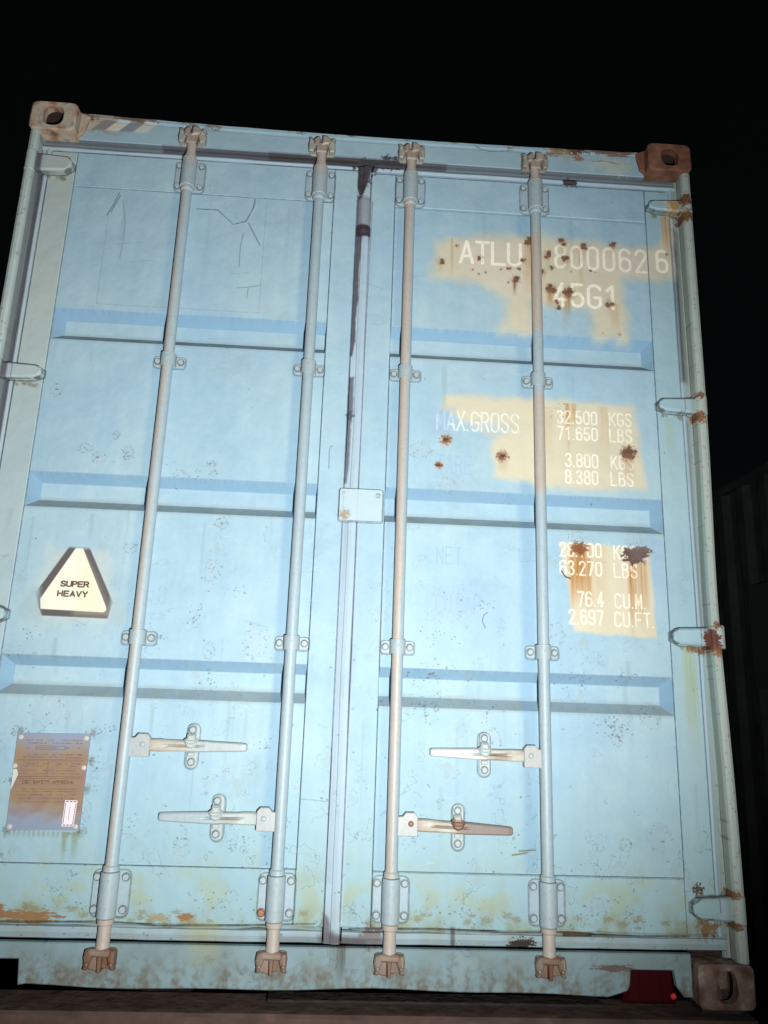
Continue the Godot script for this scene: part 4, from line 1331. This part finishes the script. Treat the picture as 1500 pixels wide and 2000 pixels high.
	handle(bars[1], -0.006, 0.473, -1, -0.002, GREY, GREY.lerp(CREAM, 0.4), 0.10)
	handle(bars[2], 0.010, 0.470, 1, -0.014, Color(0.24, 0.19, 0.17), CREAM.lerp(PEACH, 0.5), 0.62)
	handle(bars[3], -0.004, 0.672, -1, 0.003, Color(0.46, 0.49, 0.50), CREAM.lerp(PEACH, 0.4), 0.38)
	# cover plate over the joint
	var ap := MB.new()
	ap.prism(rounded(0.033, 1.444, 0.142, 0.108, 0.008), -0.046, -0.036, 0.002)
	var cover := place("joint_plate", ap.mesh(), front, t)
	for q in [Vector2(-0.024, 1.482), Vector2(0.088, 1.478)]:
		var rv := MB.new()
		rv.col = GREY
		rv.lathe(Vector3(q.x, q.y, -0.036), Vector3.BACK, PackedVector2Array([Vector2(0, 0.006), Vector2(0.002, 0.005), Vector2(0.003, 0)]), 10)
		place("rivet", rv.mesh(), hw, cover)
	# warning sign
	var ws := MB.new()
	ws.prism(pts([-0.950, 1.045, -0.740, 1.043, -0.732, 1.094, -0.824, 1.266, -0.890, 1.266, -0.972, 1.118, -0.960, 1.06]), ZP + 0.0005, ZP + 0.0022, 0.0006)
	place("warning_sign", ws.mesh(), front, t)
	data_plate(t)
	# body: corrugated sides, roof, far end, floor
	var side := textured(tile(512, 0.012, 35, [[0.0, 112, 140, 158], [0.45, 140, 168, 186], [0.7, 150, 176, 190], [0.86, 142, 160, 162], [0.94, 128, 110, 92], [1.0, 104, 74, 56]]), 0.8, 0.7)
	for s in [-1, 1]:
		var m := MB.new()
		var z := -0.17
		var prev := Vector2(1.214, z)
		while z > -12.02:
			for q in [[0.0, 1.214], [0.072, 1.214], [0.140, 1.178], [0.210, 1.178], [0.278, 1.214]]:
				var p := Vector2(q[1], z - q[0])
				if p.distance_to(prev) > 0.001:
					var a := Vector3(prev.x * s, 0.16, prev.y)
					var b := Vector3(p.x * s, 0.16, p.y)
					var u := Vector3(0, 2.68, 0)
					if s > 0:
						m.quad(a, b, b + u, a + u)
					else:
						m.quad(b, a, a + u, b + u)
				prev = p
			z -= 0.278
		place("side_wall", m.mesh(), side, t)
		var r := MB.new()
		r.box(Vector3(1.15 if s > 0 else -1.216, 2.835, -12.02), Vector3(1.216 if s > 0 else -1.15, 2.890, -0.178), 0.002)
		place("top_rail", r.mesh(), side, t)
		var r2 := MB.new()
		r2.box(Vector3(1.15 if s > 0 else -1.216, 0.01, -12.02), Vector3(1.216 if s > 0 else -1.15, 0.165, -0.178), 0.002)
		place("bottom_rail", r2.mesh(), side, t)
	var rf := MB.new()
	rf.box(Vector3(-1.15, 2.845, -12.10), Vector3(1.15, 2.868, -0.16), 0.0)
	place("roof", rf.mesh(), side, t)
	var fl := MB.new()
	fl.box(Vector3(-1.15, 0.11, -12.10), Vector3(1.15, 0.155, -0.13), 0.0)
	place("floor", fl.mesh(), solid(Color(0.06, 0.05, 0.04)), t)
	var en := MB.new()
	en.box(Vector3(-1.2, 0.1, -12.18), Vector3(1.2, 2.84, -12.12), 0.002)
	place("end_wall", en.mesh(), side, t)


func data_plate(t: Node) -> void:
	# a thin sheet with engraved boxes and one line that can still be read
	var w := 430
	var h := 544
	var im := Image.create(w, h, false, Image.FORMAT_RGB8)
	var n := FastNoiseLite.new()
	n.seed = 61
	n.frequency = 0.006
	n.fractal_octaves = 2
	for j in h:
		for i in w:
			var v := n.get_noise_2d(i, j * 2.0)
			var c := Color8(142, 116, 102).lerp(Color8(150, 124, 98), clampf(0.5 + v * 1.2, 0.0, 1.0))
			var u := float(j) / h
			var o := maxf(smoothstep(0.32, 0.02, u + v * 0.05 + 0.1 * absf(i / float(w) - 0.6)), smoothstep(0.70, 0.95, u + v * 0.06 + 0.10 * (0.5 - i / float(w))))
			c = c.lerp(Color8(134, 152, 182), o * 0.8)
			im.set_pixel(i, j, c)
	var dk := Color8(112, 82, 64)
	for q in [[20, 150, 390, 2], [20, 158, 390, 1], [20, 246, 390, 3], [20, 256, 390, 2], [200, 160, 2, 86], [206, 160, 1, 86], [206, 198, 200, 1], [120, 72, 170, 2], [120, 92, 170, 2], [120, 72, 2, 22], [288, 72, 2, 22], [300, 118, 96, 2], [300, 140, 96, 2], [20, 292, 390, 1], [150, 330, 180, 2]]:
		im.fill_rect(Rect2i(q[0], q[1], q[2], q[3]), dk)
	rng.seed = 88
	for row in [36, 52, 80, 118, 132, 170, 184, 208, 226, 312, 326, 344, 364, 384]:
		var x := 30 + rng.randi() % 60
		while x < 380:
			var l := 6 + rng.randi() % 22
			if rng.randf() < 0.72:
				for k in range(0, l, 3):
					im.fill_rect(Rect2i(x + k, row + rng.randi() % 2, 2, 5 + rng.randi() % 4), im.get_pixel(x, row).lerp(dk, 0.55))
			x += l + 5
	var x := 62.0
	for ch in "CSC SAFETY APPROVAL":
		for l in glyph(ch):
			for k in l.size() - 1:
				for s in 12:
					var p: Vector2 = l[k].lerp(l[k + 1], s / 12.0)
					im.fill_rect(Rect2i(int(x + p.x * 11.0), int(284.0 - p.y * 17.0), 3, 3), dk.darkened(0.1))
		x += 16.5
	for k in 60:          # film peeling at the left edge
		im.fill_rect(Rect2i(0, 205 + k * 2, maxi(2, int(34.0 - absf(k - 14) * 0.75)), 2), Color8(196, 200, 198))
	var mat := solid(Color.WHITE, 0.5, 0.0)
	mat.albedo_texture = ImageTexture.create_from_image(im)
	var c := [Vector2(-0.964, 0.693), Vector2(-0.958, 0.421), Vector2(-0.749, 0.426), Vector2(-0.749, 0.697)]
	var st := SurfaceTool.new()
	st.begin(Mesh.PRIMITIVE_TRIANGLES)
	var uvs := [Vector2(0, 0), Vector2(0, 1), Vector2(1, 1), Vector2(1, 0)]
	var zf := ZP + 0.006
	for k in [0, 2, 1, 0, 3, 2]:
		st.set_normal(Vector3.BACK)
		st.set_uv(uvs[k])
		st.add_vertex(Vector3(c[k].x, c[k].y, zf))
	for k in 4:
		var a: Vector2 = c[k]
		var b: Vector2 = c[(k + 1) % 4]
		var e := (b - a).normalized()
		for q in [[a, zf], [b, ZP - 0.001], [a, ZP - 0.001], [a, zf], [b, zf], [b, ZP - 0.001]]:
			st.set_normal(Vector3(e.y, -e.x, 0))
			st.set_uv(uvs[k])
			st.add_vertex(Vector3(q[0].x, q[0].y, q[1]))
	var plate := place("data_plate", st.commit(), mat, t)
	for q in [Vector2(-0.952, 0.682), Vector2(-0.760, 0.684), Vector2(-0.958, 0.600), Vector2(-0.757, 0.600), Vector2(-0.948, 0.432), Vector2(-0.760, 0.436)]:
		var r := MB.new()
		r.col = Color(0.55, 0.52, 0.48)
		r.lathe(Vector3(q.x, q.y, zf), Vector3.BACK, PackedVector2Array([Vector2(0, 0.0075), Vector2(0.002, 0.0065), Vector2(0.0032, 0)]), 10)
		place("rivet", r.mesh(), hw, plate)
	# inspection sticker
	var sw := 90
	var sh := 180
	var si := Image.create(sw, sh, false, Image.FORMAT_RGB8)
	si.fill(Color8(232, 216, 222))
	var inkc := Color8(70, 54, 58)
	for k in 12:
		si.fill_rect(Rect2i(5, 20 + k * 12, 6, 8), inkc)
		si.fill_rect(Rect2i(79, 22 + k * 12, 6, 8), inkc)
	for k in 3:
		si.fill_rect(Rect2i(8 + k * 28, 6, 20, 6), inkc)
		si.fill_rect(Rect2i(8 + k * 28, 168, 20, 6), inkc)
	si.fill_rect(Rect2i(43, 46, 3, 90), Color8(110, 90, 94))
	var sm := solid(Color.WHITE, 0.5)
	sm.albedo_texture = ImageTexture.create_from_image(si)
	var s2 := SurfaceTool.new()
	s2.begin(Mesh.PRIMITIVE_TRIANGLES)
	var sc := [Vector2(-0.799, 0.508), Vector2(-0.800, 0.436), Vector2(-0.766, 0.437), Vector2(-0.763, 0.508)]
	for k in [0, 2, 1, 0, 3, 2]:
		s2.set_normal(Vector3.BACK)
		s2.set_uv(uvs[k])
		s2.add_vertex(Vector3(sc[k].x, sc[k].y, zf + 0.001))
	place("sticker", s2.commit(), sm, plate)


# ------------------------------------------------------------------ what carries it, what stands beside it
func trailer() -> void:
	var t := thing("trailer", "dark muddy truck trailer under the blue container with a brown rear beam", "trailer", Vector3(0, 0, 0))
	var nrm := bumps(256, 0.05, 41, 4.0)
	var mud := textured(tile(512, 0.012, 42, [[0.0, 66, 52, 47], [0.3, 78, 62, 56], [0.5, 86, 69, 62], [0.7, 92, 73, 66], [0.85, 104, 80, 72], [1.0, 84, 70, 66]]), 1.3, 0.9, nrm, 0.25)
	var steel := textured(tile(256, 0.02, 43, [[0.0, 34, 30, 28], [0.5, 50, 44, 42], [1.0, 66, 56, 52]]), 2.0, 0.85, nrm)
	var b := MB.new()
	b.box(Vector3(-1.22, BASE - 0.19, -0.15), Vector3(1.22, BASE - 0.024, 0.005), 0.008)
	place("rear_beam", b.mesh(), mud, t)
	var p := MB.new()
	p.box(Vector3(-0.175, BASE - 0.023, -0.14), Vector3(0.80, BASE - 0.014, -0.075), 0.003)
	place("deck_strip", p.mesh(), steel, t)
	for s in [-1, 1]:
		var r := MB.new()
		r.box(Vector3(s * 0.48 - 0.07, BASE - 0.40, -12.0), Vector3(s * 0.48 + 0.07, BASE - 0.03, -0.152), 0.004)
		place("chassis_rail", r.mesh(), steel, t)
		var w := MB.new()
		w.box(Vector3(s * 1.137 - 0.06, BASE - 0.022, -0.145), Vector3(s * 1.137 + 0.06, BASE - 0.001, -0.04), 0.003)
		place("twist_lock", w.mesh(), steel, t)
	for k in 7:
		var r := MB.new()
		r.box(Vector3(-1.1, BASE - 0.16, -1.6 * k - 1.3), Vector3(1.1, BASE - 0.03, -1.6 * k - 1.2), 0.003)
		place("cross_member", r.mesh(), steel, t)
	# rear lamp in the cut-out of the sill, not lit: the lens only throws light back
	var lens := solid(Color(0.042, 0.0015, 0.003), 0.3)
	lens.metallic_specular = 0.5
	var lamp := MB.new()
	lamp.box(Vector3(0.872, BASE - 0.023, -0.150), Vector3(1.03, BASE + 0.100, -0.105), 0.012)
	var l := place("tail_lamp", lamp.mesh(), lens, t)
	for k in 5:
		var rb := MB.new()
		rb.box(Vector3(0.885 + 0.032 * k, BASE - 0.014, -0.105), Vector3(0.889 + 0.032 * k, BASE + 0.078, -0.102), 0.001)
		place("lens_rib", rb.mesh(), lens, l)
	var bead := MB.new()
	bead.lathe(Vector3(1.020, BASE + 0.002, -0.104), Vector3(0, 0, 1), PackedVector2Array([Vector2(0, 0.009), Vector2(0.003, 0.007), Vector2(0.004, 0.0)]), 14)
	place("reflector", bead.mesh(), solid(Color(0.75, 0.05, 0.06), 0.3), l)
	# axles
	var tyre := solid(Color(0.02, 0.02, 0.02), 0.9)
	for k in 2:
		for s in [-1, 1]:
			var w := MB.new()
			w.lathe(Vector3(s * 0.78, 0.5, -1.9 - 1.3 * k), Vector3(s, 0, 0), PackedVector2Array([Vector2(0, 0.28), Vector2(0.0, 0.47), Vector2(0.03, 0.5), Vector2(0.25, 0.5), Vector2(0.28, 0.47), Vector2(0.28, 0.28)]), 28)
			var wh := place("wheel", w.mesh(), tyre, t)
			var rm := MB.new()
			rm.lathe(Vector3(s * 0.80, 0.5, -1.9 - 1.3 * k), Vector3(s, 0, 0), PackedVector2Array([Vector2(0.2, 0.285), Vector2(0.12, 0.27), Vector2(0.10, 0.12), Vector2(0.16, 0.11), Vector2(0.16, 0.0)]), 24)
			place("rim", rm.mesh(), steel, wh)
		var ax := MB.new()
		ax.lathe(Vector3(-0.8, 0.5, -1.9 - 1.3 * k), Vector3.RIGHT, PackedVector2Array([Vector2(0, 0.07), Vector2(1.6, 0.07)]), 14)
		place("axle", ax.mesh(), steel, t)


func surroundings() -> void:
	var g := MB.new()
	g.quad(Vector3(-60, 0, 60), Vector3(60, 0, 60), Vector3(60, 0, -90), Vector3(-60, 0, -90))
	var gm := textured(tile(512, 0.02, 51, [[0.0, 44, 42, 40], [0.5, 60, 57, 54], [1.0, 78, 74, 70]]), 0.35, 0.92, bumps(256, 0.05, 52, 6.0), 0.7)
	var go := place("ground", g.mesh(), gm, self)
	go.set_meta("kind", "structure")
	go.set_meta("label", "dark bare yard ground under the trailer")
	# a ribbed metal wall in the dark on the right
	var t := thing("metal_wall", "dim dark grey ribbed metal wall fading into the night right of the container", "wall", Vector3(3.05, 0, -4.2))
	var wm := textured(tile(256, 0.02, 53, [[0.0, 46, 48, 47], [0.5, 60, 63, 62], [1.0, 74, 76, 74]]), 0.6, 0.85)
	var m := MB.new()
	var z := 2.0
	var prev := Vector2(0, z)
	while z > -16.0:
		for q in [[0.10, 0.0], [0.16, 0.04], [0.26, 0.04], [0.32, 0.0]]:
			var p := Vector2(q[1], z - q[0])
			m.quad(Vector3(p.x, 0.0, p.y), Vector3(prev.x, 0.0, prev.y), Vector3(prev.x, 3.70, prev.y), Vector3(p.x, 3.70, p.y))
			prev = p
		z -= 0.32
	place("ribbed_sheet", m.mesh(), wm, t)
	var cap := MB.new()
	cap.box(Vector3(-0.02, 3.70, -16.0), Vector3(0.16, 3.76, 2.0), 0.004)
	place("coping", cap.mesh(), wm, t)
	var back := MB.new()
	back.box(Vector3(0.06, 0.0, -16.0), Vector3(0.16, 3.69, 1.99), 0.0)
	place("backing", back.mesh(), wm, t)
	var pn := MB.new()
	pn.box(Vector3(-0.03, 2.15, 1.05), Vector3(-0.004, 2.9, 2.35), 0.004)
	place("panel", pn.mesh(), solid(Color(0.055, 0.06, 0.062), 0.8), t)


func _ready() -> void:
	# camera: a phone held up in front of the doors
	var cam_ := Camera3D.new()
	cam_.name = "camera"
	cam_.fov = 68.334
	cam_.near = 0.05
	cam_.far = 300.0
	add_child(cam_)
	cam_.transform = Transform3D(Basis(Vector3.UP, -0.04687) * Basis(Vector3.RIGHT, 0.24624) * Basis(Vector3.BACK, 0.03386), Vector3(-0.0022, BASE + 0.8197, 2.3602))
	cam_.current = true
	# night sky
	var sky := ProceduralSkyMaterial.new()
	sky.sky_top_color = Color8(3, 5, 5)
	sky.sky_horizon_color = Color8(7, 11, 12)
	sky.sky_curve = 0.2
	sky.ground_bottom_color = Color8(2, 2, 2)
	sky.ground_horizon_color = Color8(5, 7, 7)
	sky.sun_angle_max = 1.0
	var env := Environment.new()
	env.background_mode = Environment.BG_SKY
	env.sky = Sky.new()
	env.sky.sky_material = sky
	env.tonemap_mode = Environment.TONE_MAPPER_LINEAR
	env.tonemap_exposure = 1.0
	env.sdfgi_enabled = true
	env.ssao_enabled = true
	env.ssil_enabled = true
	var we := WorldEnvironment.new()
	we.name = "environment"
	we.environment = env
	add_child(we)
	var moon := DirectionalLight3D.new()
	moon.name = "moonlight"
	moon.light_energy = 0.02
	moon.light_color = Color(0.8, 0.9, 1.0)
	moon.light_angular_distance = 0.5
	moon.shadow_enabled = true
	moon.sky_mode = DirectionalLight3D.SKY_MODE_LIGHT_ONLY
	add_child(moon)
	moon.rotation_degrees = Vector3(-50, 25, 0)
	# the flash, held a little to the right of the lens and below it
	var flash := SpotLight3D.new()
	flash.name = "camera_flash"
	flash.light_energy = 12.0
	flash.light_color = Color(0.985, 1.0, 0.985)
	flash.light_size = 0.02
	flash.spot_range = 40.0
	flash.spot_attenuation = 2.0
	flash.spot_angle = 50.0
	flash.spot_angle_attenuation = 1.0
	flash.shadow_enabled = true
	add_child(flash)
	flash.look_at_from_position(Vector3(0.24, BASE + 0.60, 2.36), Vector3(-0.14, BASE + 1.42, 0.0))

	rng.seed = 20
	paint_front()
	front = StandardMaterial3D.new()
	front.albedo_texture = ImageTexture.create_from_image(Image.create_from_data(TW, TH, false, Image.FORMAT_RGB8, buf))
	front.roughness = 0.62
	front.metallic_specular = 0.35
	front.normal_enabled = true
	front.normal_texture = bumps(1024, 0.008, 12, 5.0, 5)
	front.normal_scale = 0.5
	hw = StandardMaterial3D.new()
	hw.vertex_color_use_as_albedo = true
	hw.albedo_texture = tile(512, 0.02, 11, [[0.0, 196, 188, 180], [0.12, 240, 239, 237], [0.5, 252, 252, 252], [0.9, 242, 240, 237], [1.0, 214, 206, 198]])
	hw.uv1_triplanar = true
	hw.uv1_scale = Vector3(3.1, 2.3, 3.1)
	hw.roughness = 0.48
	hw.metallic_specular = 0.5
	pocket = solid(Color(0.045, 0.026, 0.02), 0.95)
	rng.seed = 21
	bolt_mesh = hexbolt(GREY)
	rust_bolt_mesh = hexbolt(RUST * 2.2)
	container()
	trailer()
	surroundings()
